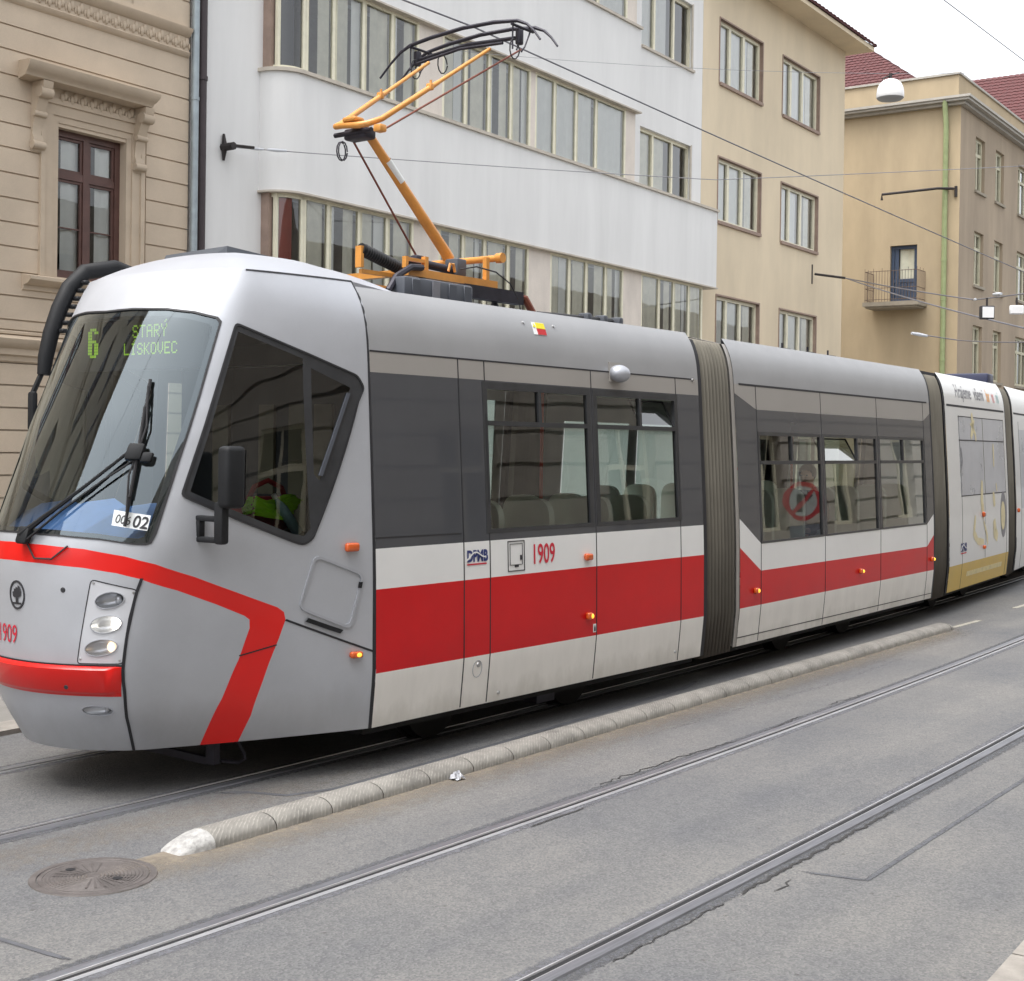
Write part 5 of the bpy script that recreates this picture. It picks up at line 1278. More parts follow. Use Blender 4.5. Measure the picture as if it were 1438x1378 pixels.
def operator_mark(M, a, z, s, name='operator_mark'):
    lg = MB(); text_on(M.side, 'DPMB', (a, z), .135 * s, .004, 'LEFT', .006 * s, 0, .82, 1, lg); o = part(lg, name, MATS['logo_blue'])
    wv = MB(); W_ = .275 * s
    ribbon(M.side, [(a - .01 + W_ * k / 10, z + .035 * s + .03 * s * math.sin(k * .62 - 1.2) + .012 * s * k / 4) for k in range(11)], .012 * s, .0065, wv, 0, .002); part(wv, 'wave_line', MATS['tram_white'], o)
    tt = MB(); ribbon(M.side, [(a, z - .026 * s), (a + .27 * s, z - .026 * s)], .012 * s, .004, tt, 0, .002); part(tt, 'caption', MATS['num_red'], o)
operator_mark(M1, .955, 1.372, .84)
side_lamp(M1.side, 2.485, 1.325, .115, .072); side_lamp(M1.side, 2.500, .842, .085, .075, True)
sg = MB(); plate(M1, rect(2.575, 2.612, .700, .768), .004, sg); so = part(sg, 'jack_mark', MATS['sticker'])
sg = MB(); plate(M1, [(2.583, .708), (2.604, .708), (2.604, .735), (2.594, .760), (2.583, .735)], .006, sg, .002); part(sg, 'symbol', MATS['ink'], so)
bt = MB()
for a, z, r in ((1.098, .607, .018), (1.368, .362, .012), (3.915, .392, .012)):
    p = Vector(M1.side(a, z, 0)); bt.lathe([(0, .008), (r, .008), (r * 1.2, 0)], p, (0, -1, 0), 12)
cc = [(1.088 + .055 * math.cos(k / 16 * 2 * math.pi), .575 + .065 * math.sin(k / 16 * 2 * math.pi)) for k in range(16)]
part(bt, 'jack_bolt', MATS['steel'])
rg = MB(); ring(M1.side, cc, [(1.088 + (a - 1.088) * .93, .575 + (z - .575) * .93) for a, z in cc], .003, 0, rg); part(rg, 'jack_cover', MATS['silver_light'])
# silver pod on the roof edge and the warning label
pod = MB(); pod.sphere((0, 0, 0), (.105, .085, .075), 18); pod.xform(lambda x, y, z: M1.side(2.985 + x, 2.845 + z, .055 - y)); po = part(pod, 'camera_pod', MATS['silver_light'])
pb = MB(); plate(M1, rect(2.90, 3.07, 2.775, 2.94), .012, pb, .012); part(pb, 'pod_plate', MATS['warm_grey'], po)
wl = MB(); LA = 1.905
def wlab(a0, a1, z0, z1, m_): 
    q = MB(); plate(M1, rect(a0, a1, z0, z1), .004, q); return q
lo = part(wlab(LA, LA + .165, 3.105, 3.205, 0), 'warning_label', MATS['sticker'])
part(wlab(LA + .05, LA + .163, 3.157, 3.203, 0).xform(lambda x, y, z: (x, y - .002, z)), 'yellow_field', MATS['yellow_sign'], lo); part(wlab(LA + .05, LA + .163, 3.107, 3.154, 0).xform(lambda x, y, z: (x, y - .002, z)), 'red_field', MATS['sign_red'], lo)
q = MB(); plate(M1, [(LA + .008, 3.165), (LA + .042, 3.165), (LA + .025, 3.195)], .0065, q, .002); part(q, 'hazard_triangle', MATS['yellow_sign'], lo)
gk = MB()
for a in (1.80, 2.20): gk.lathe([(0, .012), (.012, .010), (.014, 0)], M1.side(a, 3.19, 0), (0, -1, .4), 8)
gk.lathe([(0, .02), (.016, .016), (.018, 0)], M1.side(L1 - .10, 2.85, 0), (0, -1, 0), 8); part(gk, 'roof_eyelet', MATS['steel'])

# module 2
L2 = M2.L; E0, E1 = .478, 5.485
band_poly = [(0, 2.765), (E0, 2.617), (E1, 2.615), (L2, 2.715), (L2, 1.400), (E1, 1.277), (E0, 1.281), (0, 1.545)]
red_poly = [(0, 1.262), (E0, 1.010), (E1, .990), (L2, 1.130), (L2, .672), (0, .672)]
V2 = [(.490, 2.085, 1.278, 2.395), (2.150, 3.780, 1.278, 2.395), (3.850, 5.470, 1.278, 2.395)]
PB2 = [band_poly, red_poly, rect(0, L2, 2.855, 3.30)] + [rect(*v) for v in V2] + [rect(0, L2, .30, .672)]
def cls2(a, z):
    for w_ in V2:
        if w_[0] < a < w_[1] and w_[2] < z < w_[3]: return None
    if z > 2.855: return 'silver'
    if in_poly(a, z, band_poly): return 'band'
    if in_poly(a, z, red_poly): return 'red'
    return 'skirt' if z < .672 else ('warm' if z > 2.3 else 'white')
BM2 = dict(BM); mat('silver_far', lin((182, 181, 178)), .4, .45, var=.03, scale=2)
seams2 = [([(a, .31), (a, 2.855)], .010) for a in (E0, 2.118, 3.815, E1)] + [([(.10, 2.857), (L2 - .10, 2.857)], .02), ([(0, .385), (L2, .365)], .008)]
module(M2, PB2, cls2, BM2, far_holes=[(.5, 1.9, 1.3, 2.5), (2.1, 3.7, .6, 2.5), (3.9, 5.4, 1.3, 2.5)], seams=seams2)
for i, v in enumerate(V2): tram_window(M2, *v, 2.087, (v[0] + v[1]) / 2 + (.18 if i == 1 else .02), 'frit', .035, .02, hang=1 if i == 1 else None)
for a, z in ((.335, .822), (3.144, .828), (5.652, .819)): side_lamp(M2.side, a, z, .085, .075, True, 1.0, 'marker_lamp')
# module 3: advert wrap
L3 = M3.L
film = [rect(.66, 2.06, 1.60, 2.72), rect(2.13, 3.46, 1.60, 2.72)]
PB3 = [rect(0, L3, .30, .655), rect(0, L3, 2.855, 3.30)] + film
def cls3(a, z):
    if z < .655: return 'yellow'
    if any(in_poly(a, z, f) for f in film): return 'film'
    return 'white'
seams3 = [([(.08, 2.860), (L3 - .06, 2.860)], .03), ([(.70, .31), (.70, 2.73)], .009), ([(3.47, .31), (3.47, 2.73)], .009), ([(.66, 2.72), (3.46, 2.72)], .012), ([(.66, 2.385), (3.46, 2.385)], .016), ([(.66, 1.60), (3.46, 1.60)], .014), ([(2.095, 1.60), (2.095, 2.72)], .02), ([(2.05, .66), (2.05, 1.6)], .006)]
module(M3, PB3, cls3, {'white': 'ad_white', 'yellow': 'ad_yellow', 'film': 'ad_film'}, far_holes=[(.6, 3.4, 1.5, 2.5)], seams=seams3)
ad = MB(); text_on(M3.side, 'Hrajeme', (.62, 2.985), .27, .004, 'LEFT', .002, 0, .98, 1, ad); ao = part(ad, 'advert_word', MATS['ad_grey'])
ad = MB(); text_on(M3.side, 'všemi', (1.72, 2.985), .27, .004, 'LEFT', .002, 0, .98, 1, ad); part(ad, 'advert_word', MATS['ad_grey'])
q = MB(); text_on(M3.side, 'bar', (2.50, 2.985), .27, .004, 'LEFT', .004, 0, .62, 1, q); part(q, 'coloured_word', MATS['ad_orange'], ao)
q = MB(); text_on(M3.side, 'va', (2.86, 2.985), .27, .004, 'LEFT', .004, 0, .62, 1, q); part(q, 'coloured_word', MATS['ad_pink'], ao)
q = MB(); text_on(M3.side, 'mi', (3.15, 2.985), .27, .004, 'LEFT', .004, 0, .62, 1, q); part(q, 'coloured_word', MATS['ad_teal'], ao)
def stroke(pts, w, name, mt, M=M3):
    s = MB(); P = []
    for i in range(len(pts) - 1):
        for k in range(6):
            t = k / 6; P.append((pts[i][0] + (pts[i + 1][0] - pts[i][0]) * t, pts[i][1] + (pts[i + 1][1] - pts[i][1]) * t))
    P.append(pts[-1]); L = []; Q = []
    for i, p in enumerate(P):
        a = Vector(P[max(0, i - 1)]); b = Vector(P[min(len(P) - 1, i + 1)]); t = (b - a).normalized(); ww = w * (.55 + .45 * math.sin(math.pi * (i + .8) / (len(P) + .8))) * random.uniform(.85, 1.1)
        L.append((p[0] - t.y * ww / 2, p[1] + t.x * ww / 2)); Q.append((p[0] + t.y * ww / 2, p[1] - t.x * ww / 2))
    for i in range(len(P) - 1): s.quad(M.side(*L[i], .0035), M.side(*L[i + 1], .0035), M.side(*Q[i + 1], .0035), M.side(*Q[i], .0035))
    return part(s, name, MATS[mt])
stroke([(1.45, 2.78), (1.50, 2.66), (1.48, 2.55), (1.36, 2.42)], .14, 'advert_figure', 'ad_amber'); stroke([(1.50, 2.58), (1.62, 2.48), (1.66, 2.38)], .08, 'advert_figure', 'ad_amber'); stroke([(1.35, 2.62), (1.50, 2.60), (1.60, 2.68)], .06, 'advert_figure', 'ad_amber')
for p, w in (([(1.9, 1.8), (1.85, 1.5), (1.95, 1.25)], .16), ([(1.45, 1.3), (1.35, 1.05), (1.6, .92), (1.95, .90)], .12), ([(2.6, 1.62), (2.65, 1.4)], .14), ([(2.62, 1.2), (2.68, 1.0), (2.85, .92)], .22), ([(2.72, 2.35), (2.70, 2.0)], .08), ([(1.95, 1.2), (2.15, 1.0), (2.2, .85)], .08), ([(2.85, 1.62), (2.80, 1.75)], .06)): stroke(p, w, 'advert_figure', 'ad_amber')
q = MB(); plate(M3, [(3.25 + .20 * math.cos(k / 20 * 2 * math.pi), 1.26 + .36 * math.sin(k / 20 * 2 * math.pi)) for k in range(20)], .003, q, .002); qo = part(q, 'advert_blob', MATS['ad_grey'])
q = MB(); plate(M3, [(3.21 + .14 * math.cos(k / 20 * 2 * math.pi), 1.24 + .22 * math.sin(k / 20 * 2 * math.pi)) for k in range(20)], .006, q, .002); part(q, 'amber_field', MATS['ad_amber'], qo)
stroke([(.75, 2.28), (.80, 2.1), (.72, 2.0), (.68, 1.92)], .07, 'advert_shape', 'ad_grey')
mat('ad_pale', lin((222, 206, 150)), .4, 0, var=.2, scale=14)
q = MB(); plate(M3, rect(1.0, 3.2, .455, .525), .003, q, .002); part(q, 'advert_strip', MATS['ad_pale'])
operator_mark(M3, .60, .83, 1.15)
side_lamp(M3.side, 1.90, 1.305, .12, .10); side_lamp(M3.side, 1.94, .822, .08, .07, None, 1.0, 'marker_lamp')
# module 4: continues beyond the frame
L4 = M4.L
module(M4, [rect(0, L4, 2.855, 3.3), rect(.5, L4 - .5, 1.3, 2.6)], lambda a, z: 'film' if (.5 < a < L4 - .5 and 1.3 < z < 2.6) else 'white', {'white': 'ad_white', 'film': 'ad_film'}, seams=[([(.08, 2.86), (L4 - .08, 2.86)], .03), ([(.5, .31), (.5, 2.73)], .01)])
side_lamp(M4.side, .10, 1.28, .10, .09)
# bellows and end frames
def outline(M, a, o=0.0, z0=.26):
    P = []
    zs_ = [z0, .4, .67, 1.25, 1.6, 2.1, 2.6, 2.73, 2.86, 3.0, 3.1, 3.18, 3.24]
    for z in zs_: P.append(M.w(a, body_in(z) + .055 - o, z))
    for k in range(1, 8): P.append(M.w(a, .34 + (2.46 - .68) * k / 8, 3.27 + o))
    for z in reversed(zs_): P.append(M.w(a, 2.46 - body_in(z) - .055 + o, z))
    return P
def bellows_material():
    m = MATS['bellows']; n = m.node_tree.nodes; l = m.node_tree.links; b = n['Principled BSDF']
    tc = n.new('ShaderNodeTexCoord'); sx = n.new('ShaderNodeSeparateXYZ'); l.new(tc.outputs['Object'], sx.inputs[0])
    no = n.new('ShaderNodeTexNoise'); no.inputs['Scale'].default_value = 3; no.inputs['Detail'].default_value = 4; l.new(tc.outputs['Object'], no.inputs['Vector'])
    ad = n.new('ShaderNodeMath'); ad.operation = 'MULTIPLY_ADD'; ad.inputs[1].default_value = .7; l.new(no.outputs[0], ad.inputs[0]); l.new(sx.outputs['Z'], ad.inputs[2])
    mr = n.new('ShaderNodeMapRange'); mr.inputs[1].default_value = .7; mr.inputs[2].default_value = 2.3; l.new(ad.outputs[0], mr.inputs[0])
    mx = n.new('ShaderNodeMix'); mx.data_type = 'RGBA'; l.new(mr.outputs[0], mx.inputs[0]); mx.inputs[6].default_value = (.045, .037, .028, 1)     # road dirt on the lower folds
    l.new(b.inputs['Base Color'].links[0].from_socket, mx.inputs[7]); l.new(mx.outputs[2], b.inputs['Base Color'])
bellows_material()
def bellows(A, B, folds):
    b = MB(); rows = []; S = 6; N = folds * S
    for i in range(N + 1):
        t = i / N; o = -.075 + .115 * abs(math.sin(math.pi * i / S)) ** .55
        pa = outline(A, A.L + .06, o); pb = outline(B, -.06, o)
        rows.append([Vector(p).lerp(Vector(q), t) for p, q in zip(pa, pb)])
    n = len(rows[0])
    b.add([p for r in rows for p in r], [(i * n + k, (i + 1) * n + k, (i + 1) * n + k + 1, i * n + k + 1) for i in range(N) for k in range(n - 1)], 0, True)
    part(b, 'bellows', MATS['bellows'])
    for M_, a0, a1 in ((A, A.L - .004, A.L + .07), (B, -.07, .004)):
        e = MB(); p0 = outline(M_, a0, .05, .30); p1 = outline(M_, a1, .05, .30); n = len(p0)
        e.add(p0 + p1, [(i, i + 1, n + i + 1, n + i) for i in range(n - 1)], 0, True)
        pi = outline(M_, a1, -.02, .30); e.add(p1 + pi, [(i, i + 1, n + i + 1, n + i) for i in range(n - 1)])
        part(e, 'end_frame', MATS['warm_grey' if M_ is B and A is M1 else 'seam'])
bellows(M1, M2, 9); bellows(M2, M3, 8); bellows(M3, M4, 8)
# interior fittings
def seat(M, a, d, face=1, mt='seat_shell'):
    s = MB(); s.rbox((a - .21, d, .82), (a + .21, d + .44, .90), .035, 3, 0, M.w)
    bx = a + face * .22
    P = round_poly([(d + .01, .88), (d + .43, .88), (d + .42, 1.80), (d + .02, 1.80)], .16, 6, (2, 3)); s.prism(P, bx - .035, bx + .035, 0, lambda y, z, x: M.w(x, y, z))
    o = part(s, 'seat', MATS[mt]); p = MB(); p.rbox((a - .18, d + .03, .895), (a + .18, d + .41, .92), .012, 2, 0, M.w); part(p, 'cushion', MATS['seat_red'], o)
    g_ = MB(); g_.box((a - .05, d + .1, .45), (a + .05, d + .34, .83), 0, M.w); part(g_, 'pedestal', MATS['grey_plastic'], o)
for a in (1.30, 1.95, 2.80, 3.40): seat(M1, a, .12)
for a in (1.45, 2.2, 2.95, 3.6): seat(M1, a, .64, -1)
seat(M1, 2.0, 1.80, 1, 'seat_red'); seat(M1, 3.4, 1.80, -1)
for a in (.9, 1.7, 2.6, 3.3, 4.2, 5.0): seat(M2, a, .16, 1); seat(M2, a + .1, 1.82, -1)
pl = MB()
for M_, a, d in ((M1, 2.02, 1.0), (M1, 3.64, 1.35), (M2, 1.2, 1.2), (M2, 3.9, 1.2)): pl.tube([M_.w(a, d, .45), M_.w(a, d, 2.78)], .017, 8)
pl.tube([M2.w(.55, .9, 2.0), M2.w(2.0, .9, 2.0)], .017, 8); part(pl, 'grab_pole', MATS['pole_red'])
yp = MB(); yp.box((1.76, .72, 1.70), (1.98, .735, 1.83), 0, M1.w); part(yp, 'notice', MATS['yellow_sign'])
bh = MB(); bh.box((.90, .3, .45), (.95, 1.6, 2.78), 0, M1.w); bh.box((2.52, 2.2, .45), (2.62, 2.36, 2.78), 0, M1.w); part(bh, 'bulkhead', MATS['interior'])
rb = MB(); rb.rbox((1.25, 1.3, 1.3), (2.1, 1.36, 1.82), .02, 2, 0, M1.w); part(rb, 'partition_panel', MATS['seat_red'])
nt_ = MB()
for a, z0_, z1_, w_ in ((.78, 1.62, 1.80, .22), (.80, 1.84, 1.93, .22), (.86, 2.0, 2.09, .12)): nt_.box((a, .62, z0_), (a + w_, .63, z1_), 0, M2.w)
part(nt_, 'notice_sheet', MATS['sticker'])
# bogies, life guard, under-skirt dark
def bogie(M, a):
    b = MB(); b.box((a - 1.0, .35, .32), (a + 1.0, .50, .55), 0, M.w); b.box((a - 1.0, 1.96, .32), (a + 1.0, 2.11, .55), 0, M.w); b.box((a - .15, .5, .3), (a + .15, 1.96, .5), 0, M.w); o = part(b, 'bogie', MATS['underframe'])
    for da in (-.9, .9):
        for d in (.52, 1.94):
            w = MB(); c = Vector(M.w(a + da, d, .305)); ax = Vector(M.w(0, 1, 0)) - Vector(M.w(0, 0, 0)); w.lathe([(.0, -.06), (.30, -.06), (.305, .04), (.33, .06), (.0, .065)], c, ax, 28); part(w, 'wheel', MATS['underframe'], o)
bogie(M1, 2.0); bogie(M2, 2.9); bogie(M3, 1.8); bogie(M4, 2.9)
lg_ = MB(); lg_.box((5.90, 7.02, .13), (5.95, 7.10, .34)); lg_.box((5.905, 7.10, .12), (5.945, 8.35, .17)); part(lg_, 'life_guard', MATS['panto_dark']); lg_ = MB(); lg_.tube([(5.96, 7.02, .15), (6.08, 6.99, .12), (6.13, 6.98, .14), (6.12, 6.98, .18), (6.05, 6.99, .30)], .012, 6); part(lg_, 'guard_stay', MATS['panto_dark'])
sd = MB(); sd.box((5.85, 7.1, .25), (6.95, 8.3, .36)); part(sd, 'underframe', MATS['underframe'])
sg = MB(); sg.box((8.98, 6.72, .14), (9.22, 6.85, .30)); part(sg, 'sand_pipe', MATS['panto_dark'])
# roof kit
ac = MB(); v = [(6.72, 7.92, 3.30), (7.75, 7.92, 3.30), (7.75, 8.96, 3.30), (6.80, 9.0, 3.30), (6.76, 7.96, 3.665), (7.70, 7.96, 3.60), (7.70, 8.86, 3.58), (6.94, 8.90, 3.685)]
ac.add(v, [(0, 3, 2, 1), (4, 5, 6, 7), (0, 1, 5, 4), (1, 2, 6, 5), (2, 3, 7, 6), (3, 0, 4, 7)]); part(ac, 'roof_unit', MATS['dark_box'], fix=True)
ho_ = MB(); 
for x0, x1, y, r in ((9.2, 10.7, 7.05, .03), (9.6, 10.9, 7.15, .04)): ho_.tube([(x0, y, 3.22), (x0 + .15, y, 3.33), (x1 - .25, y, 3.36), (x1, y, 3.2)], r, 8)
part(ho_, 'roof_hose', MATS['rubber'])
for x in (10.0, 10.25, 10.5):
    cp = MB(); cp.rbox((x, 6.98, 3.28), (x + .07, 7.1, 3.40), .02, 2); part(cp, 'roof_clamp', MATS['grey_plastic'])
for a in (2.0, 2.7, 3.3):
    rk = MB(); rk.tube([M2.w(a, .5, 3.16), M2.w(a, .5, 3.40)], .012, 5); rk.box((a - .12, .45, 3.28), (a + .12, .55, 3.34), 0, M2.w); part(rk, 'roof_fitting', MATS['panto_dark'])
rk = MB(); rk.box((.1, .5, 3.16), (1.4, 1.9, 3.34), 0, M3.w); part(rk, 'roof_box', MATS['panto_dark'])
rk = MB(); rk.rbox((L3 - .5, .25, 3.16), (L3 - .1, 1.2, 3.45), .03, 2, 0, M3.w); part(rk, 'roof_box', MATS['sign_navy'])
# ----- pantograph
PM = MATS
pf = MB()
for y in (7.19, 8.21): pf.box((7.86, y - .03, 3.515), (8.95, y + .03, 3.575))
pf.box((7.90, 7.22, 3.52), (7.96, 8.18, 3.57)); pf.box((8.80, 7.22, 3.52), (8.88, 8.18, 3.57))
pf.box((7.84, 7.17, 3.575), (7.87, 7.21, 3.66)); pf.box((8.06, 7.17, 3.575), (8.10, 7.21, 3.68)); pf.box((7.87, 7.175, 3.63), (8.06, 7.205, 3.655)); pf.box((8.80, 7.16, 3.575), (8.84, 7.20, 3.76)); pf.box((7.455, 7.27, 3.54), (7.485, 7.33, 3.70)); pf.box((7.48, 7.285, 3.50), (7.88, 7.315, 3.53))
PO = part(pf, 'pantograph', PM['panto_orange'])
ins = MB()
for x in (8.05, 8.95):
    for y in (7.19, 8.21): ins.lathe([(.025, 3.12), (.045, 3.16), (.025, 3.2), (.045, 3.26), (.025, 3.3), (.045, 3.36), (.025, 3.4), (.045, 3.46), (.025, 3.52)], (x, y, 0), n=12)
part(ins, 'insulator', PM['grey_plastic'], PO)
sp = MB(); sp.tube([(7.48, 7.3, 3.68), (8.0, 7.3, 3.56)], .047, 14); part(sp, 'damper_spring', PM['black_plastic'], PO)
sc = MB(); P0, P1 = Vector((7.52, 7.3, 3.671)), Vector((7.98, 7.3, 3.565))
for k in range(19): sc.lathe([(.046, -.007), (.051, 0), (.046, .007)], P0.lerp(P1, k / 18), P1 - P0, 14)
part(sc, 'spring_coil', PM['rubber'], PO)
gb = MB(); gb.rbox((7.62, 6.98, 3.26), (8.42, 7.12, 3.475), .02, 2)
for x in (7.70, 8.12, 8.30): gb.rbox((x, 6.972, 3.30), (x + .09, 6.985, 3.462), .004, 1)
gbo = part(gb, 'resistor_box', PM['grey_plastic'], PO); gb = MB(); gb.box((7.93, 6.968, 3.30), (8.01, 6.984, 3.46)); part(gb, 'plate', PM['ad_grey'], gbo)
jt = MB(); jt.tube([(8.94, 7.12, 3.765), (8.94, 8.30, 3.765)], .028, 14); jt.tube([(8.94, 7.10, 3.765), (8.94, 7.16, 3.765)], .042, 12); jt.tube([(8.36, 7.19, 3.60), (8.38, 7.19, 3.66), (8.42, 7.19, 3.66), (8.44, 7.19, 3.60)], .012, 6); part(jt, 'pivot_shaft', PM['panto_orange'], PO)
mt_ = MB(); mt_.tube([(8.05, 7.36, 3.665), (8.70, 7.36, 3.64)], .035, 10); mt_.tube([(8.0, 7.15, 3.585), (7.84, 7.12, 3.57), (7.66, 7.10, 3.48), (7.55, 7.08, 3.36)], .026, 8); mt_.rbox((8.15, 7.34, 3.61), (8.26, 7.42, 3.72), .02, 2); mt_.box((8.44, 7.08, 3.40), (9.20, 7.16, 3.505)); part(mt_, 'drive_motor', PM['panto_dark'], PO)
ft = MB(); ft.tube([(9.18, 7.12, 3.47), (9.24, 7.10, 3.46), (9.34, 7.06, 3.30), (9.38, 7.05, 3.16)], .032, 8); part(ft, 'frame_foot', PM['rod_brown'], PO)
ft = MB(); ft.rbox((8.60, 7.30, 3.60), (8.72, 7.44, 3.74), .015, 2); part(ft, 'gear_case', PM['grey_plastic'], PO)
cb = MB(); cb.tube([(8.45, 7.14, 3.62), (8.6, 7.1, 3.655), (8.8, 7.06, 3.63), (8.95, 7.03, 3.55), (9.03, 7.0, 3.42), (9.04, 6.98, 3.3)], .006, 6); part(cb, 'earth_cable', PM['rubber'], PO)
la = MB(); la.tube([(8.96, 7.7, 3.80), (8.90, 7.7, 3.86), (7.93, 7.7, 4.70), (7.86, 7.7, 4.76)], [.050, .048, .036, .034], 16); lo_ = part(la, 'lower_arm', PM['panto_orange'], PO)
lb = MB(); D = Vector((8.90 - 7.93, 0, 3.86 - 4.70)).normalized(); c = Vector((8.25, 7.7, 4.425)); lb.tube([c - D * .11 + Vector((0, -.009, .002)), c + D * .11 + Vector((0, -.009, .002))], .0375, 16, 0, False); part(lb, 'type_plate', PM['sticker'], lo_)
lr = MB(); lr.tube([(8.72, 7.85, 3.80), (7.92, 7.85, 4.66)], .009, 8); part(lr, 'coupling_rod', PM['rod_brown'], PO)
kn = MB(); kn.rbox((7.84, 7.62, 4.62), (7.97, 7.86, 4.71), .02, 2); kn.tube([(7.84, 7.55, 4.67), (7.84, 7.95, 4.67)], .020, 8)
for k in range(2): kn.tube([(7.93 + .05 * math.cos(q * .56 + k), 7.95 + .02 * k, 4.565 + .075 * math.sin(q * .56 + k)) for q in range(12)], .006, 6)
part(kn, 'knee_joint', PM['panto_dark'], PO)
ua = MB()
KL, KR = Vector((8.02, 8.14, 4.80)), Vector((7.60, 7.26, 4.66)); HL, HR = Vector((9.10, 8.16, 5.54)), Vector((8.98, 7.24, 5.54))
KL = Vector((7.82, 7.93, 4.725)); KR = Vector((7.82, 7.50, 4.705)); HL, HR = Vector((9.06, 8.05, 5.54)), Vector((9.04, 7.35, 5.54))
ua.tube([HL, KL.lerp(HL, .55), KL.lerp(HL, .50), KL.lerp(HL, .06), KL + Vector((-.03, -.04, 0)), KL + Vector((-.05, -.12, -.005)), KR + Vector((-.05, .12, -.005)), KR + Vector((-.03, .04, 0)), KR.lerp(HR, .06), KR.lerp(HR, .50), KR.lerp(HR, .55), HR], [.015, .017, .021, .023, .025, .026, .026, .025, .023, .021, .017, .015], 12)
uo = part(ua, 'upper_arm', PM['panto_orange'], PO)
uc = MB()
for K_, H_ in ((KL, HL), (KR, HR)):
    p = K_.lerp(H_, .46); uc = MB(); uc.rbox((p.x - .018, p.y - .028, p.z - .02), (p.x + .022, p.y + .028, p.z + .035), .008, 2); uc.tube([(p.x, p.y - .01, p.z + .03), (p.x, p.y - .01, p.z + .06)], .010, 8); part(uc, 'arm_bracket', PM['panto_orange'], PO)
uc = MB(); uc.rbox((7.78, 7.40, 4.63), (7.86, 7.48, 4.69), .015, 2); part(uc, 'arm_bracket', PM['panto_orange'], PO)
uc = MB(); uc.rbox((7.74, 7.64, 4.735), (7.86, 7.78, 4.775), .018, 2); part(uc, 'arm_bracket', PM['panto_orange'], PO)
ur = MB(); ur.tube([(7.82, 7.42, 4.64), (9.40, 7.30, 5.61)], .0085, 8); part(ur, 'guide_rod', PM['rod_brown'], PO)
hd = MB()
def bow(x, dz): return [(x - .06, 8.60, 5.48 + dz), (x - .03, 8.50, 5.60 + dz), (x - .01, 8.40, 5.69 + dz), (x, 8.30, 5.735 + dz), (x, 8.05, 5.765 + dz), (x, 7.70, 5.785 + dz), (x, 7.35, 5.775 + dz), (x, 7.10, 5.745 + dz), (x, 7.0, 5.70 + dz), (x - .01, 6.92, 5.63 + dz), (x - .03, 6.84, 5.54 + dz)]
B1, B2 = bow(9.09, .0), bow(9.33, .0)
hd.tube(B1, [.009, .010, .012, .016, .018, .018, .018, .016, .012, .010, .009], 8); hd.tube(B2, [.009, .010, .012, .016, .018, .018, .018, .016, .012, .010, .009], 8)
for y in (8.28, 7.14):
    hd.tube([(9.06, y, 5.72), (9.36, y, 5.72)], .012, 6); hd.rbox((9.14, y - .025, 5.57), (9.20, y + .025, 5.70), .012, 2)
    for dx in (-.04, .07, .2): hd.tube([(9.12 + dx, y, 5.72), (9.13 + dx * .7, y + .02, 5.58), (9.1 + dx * .5, y, 5.52)], .008, 6)
hd.tube([(9.16, 8.24, 5.62), (9.17, 7.7, 5.665), (9.16, 7.18, 5.63)], .018, 8); hd.tube([(9.08, 8.2, 5.56), (9.06, 7.7, 5.60), (9.02, 7.2, 5.56)], .013, 8)
part(hd, 'collector_head', PM['panto_dark'], PO)
for y in (8.26, 7.95, 7.16):
    hc = MB(); hc.tube([(9.10 + .045 * math.cos(q * .56), y - .04 + .03 * math.sin(q * .3), 5.52 + .085 * math.sin(q * .56)) for q in range(12)], .006, 6); part(hc, 'jumper_cable', PM['rubber'], PO)
# ---------------------------------------------------------------- overhead wires and street things
mat('wire', (.22, .22, .25), .5, .6, var=.1, scale=5)
mat('wire_light', (.30, .30, .32), .5, .6, var=.1, scale=5)
mat('ceramic', lin((196, 200, 206)), .35, var=.06, scale=10)
mat('lamp_white', lin((236, 236, 236)), .35, var=.03, scale=4, coat=.3)
mat('lamp_under', lin((150, 150, 150)), .5, var=.05, scale=4)
def sag(p, q, s, n=14):
    p, q = Vector(p), Vector(q); return [p.lerp(q, k / n) - Vector((0, 0, s * 4 * (k / n) * (1 - k / n))) for k in range(n + 1)]
def wire(name, label, cat, pts, r, m_='wire', fit=()):
    mb = MB()
    for P in pts: mb.tube(P, r, 6)
    base = tuple(pts[0][0]); o = thing(name, label, cat, base)
    mb.build('cable', MATS[m_], o)
    if fit:
        f = MB()
        for p, q, rr in fit: f.tube([p, Vector(p).lerp(Vector(q), .5), q], [rr * .7, rr, rr * .7], 8)
        f.build('insulator', MATS['ceramic'], o)
    return o
c1 = (-30, 7.72, 5.84); 
wire('contact_wire', 'thick overhead contact wire running above the tram and pantograph toward the bracket', 'overhead wire', [sag((-14, 7.75, 5.82), (9.2, 7.68, 5.825), 0) + sag((9.2, 7.68, 5.825), (25, 7.80, 5.30), .02)[1:] + sag((25, 7.80, 5.30), (40, 9.6, 5.2), 0)[1:]], .0075)
wire('contact_wire', 'thin overhead wire crossing the white sky at top right', 'overhead wire', [sag((2, 4.0, 5.85), (14, 4.0, 5.62), 0) + sag((14, 4.0, 5.62), (40, 5.0, 5.5), 0)[1:]], .004, 'wire_light')
A = ST(14.92, 15.42, 6.67)
hk = lambda p, d: None
sw = wire('span_wire', 'thin span wire from the iron rosette on the white house across the street', 'span wire', [sag(A, (21.08, 12.07, 6.86), .02), sag((21.08, 12.07, 6.86), (40.0, 6.0, 10.0), .05)], .007, 'wire_light', [(Vector(A).lerp((21.08, 12.07, 6.86), .075), Vector(A).lerp((21.08, 12.07, 6.86), .11), .028), (Vector(A).lerp((21.08, 12.07, 6.86), .045), Vector(A).lerp((21.08, 12.07, 6.86), .068), .022)])
f = MB(); v = Vector(A); f.tube([v + Vector((0, .12, 0)), v + Vector((.02, -.16, 0))], .06, 8)
